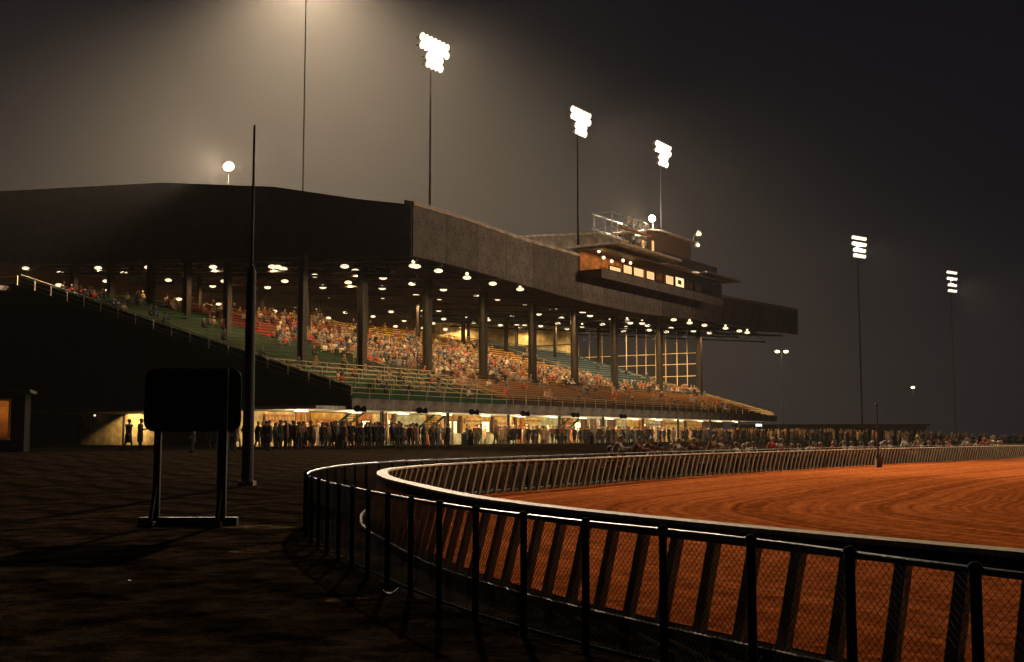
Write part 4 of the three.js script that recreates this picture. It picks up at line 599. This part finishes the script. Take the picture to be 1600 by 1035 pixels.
{ // at the far fence, watching the track: most sit on low benches behind it, some lean on it
  const rnd = rng(909); let k = 0, bi = 0;
  const wd = (d) => d < 58 ? 'where the rail crowd begins' : d < 68 ? 'below the far columns' : d < 80 ? 'below the roof end' : d < 92 ? 'near the marker pole' : 'towards the right edge';
  for (let d = 49.3; d < fenceL - 4; d += 3.6) {
    const a = along(fenceC, fenceL, d + 1.6, -0.95), y = groundY(a.p.x, a.p.z), b = thing('trackside_bench', new THREE.Vector3(a.p.x, y, a.p.z), Math.atan2(a.q.x, a.q.z), `${['first', 'second', 'third', 'fourth', 'fifth', 'sixth', 'seventh', 'eighth', 'ninth', 'tenth', 'eleventh', 'twelfth', 'thirteenth', 'fourteenth', 'fifteenth', 'sixteenth', 'seventeenth', 'eighteenth'][bi++] ?? 'last'} plank bench along the far fence counted from the bend`, 'bench', 'plank benches behind the far fence');
    new Bag().box(3.3, 0.05, 0.3, 0, 0.42, 0).build('seat', M.brown, b); for (const x of [-1.4, 1.4]) new Bag().box(0.08, 0.4, 0.26, x, 0.2, 0).build('leg', M.dark, b);
  }
  for (let d = 49.4; d < fenceL - 4 && k < 62;) {
    const sit = rnd() < 0.74, pose = sit ? pick(rnd, ['sitA', 'sitB']) : pick(rnd, ['lean', 'lean2']), p = pick(rnd, [1, 6, 1, 4, 3, 1, 7, 2]), a = along(fenceC, fenceL, d, sit ? -0.95 : -0.46), pos = a.p.clone(); pos.y = groundY(pos.x, pos.z) - (sit ? 0 : 0.02);
    person(pose, p, pos, Math.atan2(a.q.x, a.q.z) + (rnd() - 0.5) * 0.5, rnd, wd(d), sit ? 'people sitting behind the far fence' : 'people leaning on the far fence'); k++;
    d += 0.5 + rnd() * (d < 70 ? 0.75 : 1.1);
  }
}
{ // seated crowd: the nearest ones each on their own, the mass above as one
  const rnd = rng(31337), list = [];
  const dens = (s, n) => { const i = -n / 0.8; if (i < 10) return s > 22 ? (s > 60 && s < 76 && i < 5 ? 0.16 : 0.05) : 0.10; const pat = 0.55 + 0.9 * vnoise(s * 0.22 + 50, i * 0.31, 512, 512, 8); if (s < 16) return (n > -20 ? 0.07 : 0.2) * pat; if (s < 34) return (n > -24 ? 0.74 : 0.3) * pat; if (s < 50) return (n > -21 ? 0.85 : n > -27 ? 0.36 : 0.12) * pat; if (s < 62) return (n > -17 ? 0.8 : 0.09) * pat; return n > -11.5 ? 0.55 : 0.012; };
  for (let i = 1; i < TIERS; i++) { if (i === 10 || (i > 10 && i % 2 === 0)) continue; const n = -0.8 * i - 0.34; for (let s = sA(n) + 3; s < 86.5; s += 0.56) { if ((s > 15.2 && s < 16.5) || (s > 33.5 && s < 34.6) || (s > 61.8 && s < 63.2)) continue; if (rnd() < dens(s, n)) list.push([s + (rnd() - 0.5) * 0.2, n, tierY(i) - 0.03, i]); } }
  list.sort((a, b) => (a[0] - a[1] * 1.1) - (b[0] - b[1] * 1.1));
  const keep = Math.max(0, 298 - nPeople), combos = []; for (const pose of ['sitA', 'sitB']) for (const p of [1, 2, 3, 4, 5, 6, 7, 0]) combos.push([pose, p]);
  const weight = [1, 2, 2, 7, 7, 0, 0, 0, 4, 5, 6, 3, 5];
  const crowd = combos.map(() => []), tint = (q) => q;
  list.forEach(([s, n, y, i], k) => {
    const pose = rnd() < 0.5 ? 'sitA' : 'sitB', p = pick(rnd, weight), turn = PHI + (rnd() - 0.5) * 0.7;
    if (k < keep) person(pose, p, P(s, n, y), turn, rnd, i < 10 ? 'in the front box seats' : s < 15.5 ? 'on the green benches at the near end' : 'on the red benches', 'people seated in the stand');
    else crowd[combos.findIndex(([a, b]) => a === pose && b === p)].push([s, n, y, turn, 0.94 + 0.1 * rnd()]);
  });
  for (const pose of ['stand', 'hands', 'walk']) for (const p of [0, 2, 7, 4, 5]) { combos.push([pose, p]); crowd.push([]); }
  const mob = (s0, s1, n0, n1, cnt) => { for (let i = 0; i < cnt; i++) { const s = s0 + (s1 - s0) * rnd(), n = n0 + (n1 - n0) * rnd(), q = P(s, n, 0); crowd[16 + pick(rnd, [0, 0, 0, 5, 5, 5, 10, 10, 1, 6, 11, 1, 6, 2, 13])].push([s, n, groundY(q.x, q.z), PHI + rnd() * 6.28, 0.93 + 0.13 * rnd()]); } };
  mob(-9, 34, -7.5, 3.5, 70); mob(34, 88, -7.5, 4, 75); mob(62, 92, 3, 22, 45); mob(88, 130, -4, 26, 120); mob(-16, -4, 0, 7, 26);
  const root = new THREE.Group(); root.name = 'spectator_crowd'; scene.add(root); root.userData = { label: 'mass of further spectators on the middle benches and along the apron', category: 'crowd', kind: 'stuff' };
  combos.forEach(([pose, p], c) => {
    const { g, hc } = body(pose, p), q = crowd[c]; if (!q.length) return;
    const a = new THREE.InstancedMesh(g, bodyM, q.length), h = new THREE.InstancedMesh(hairG[p === 6 ? 1 : 0], hairM[c % 4], q.length), m = new THREE.Matrix4();
    q.forEach(([s, n, y, turn, k], i) => { m.makeRotationY(turn).scale(new THREE.Vector3(k, k, k)).setPosition(P(s, n, y)); a.setMatrixAt(i, m); h.setMatrixAt(i, m.clone().multiply(new THREE.Matrix4().makeTranslation(...hc))); });
    a.name = 'spectators'; h.name = 'spectator_hair'; a.userData.kind = h.userData.kind = 'stuff'; a.castShadow = true; root.add(a, h);
  });
  console.log('people', nPeople, 'seated', list.length);
}
renderer.render(scene, camera);
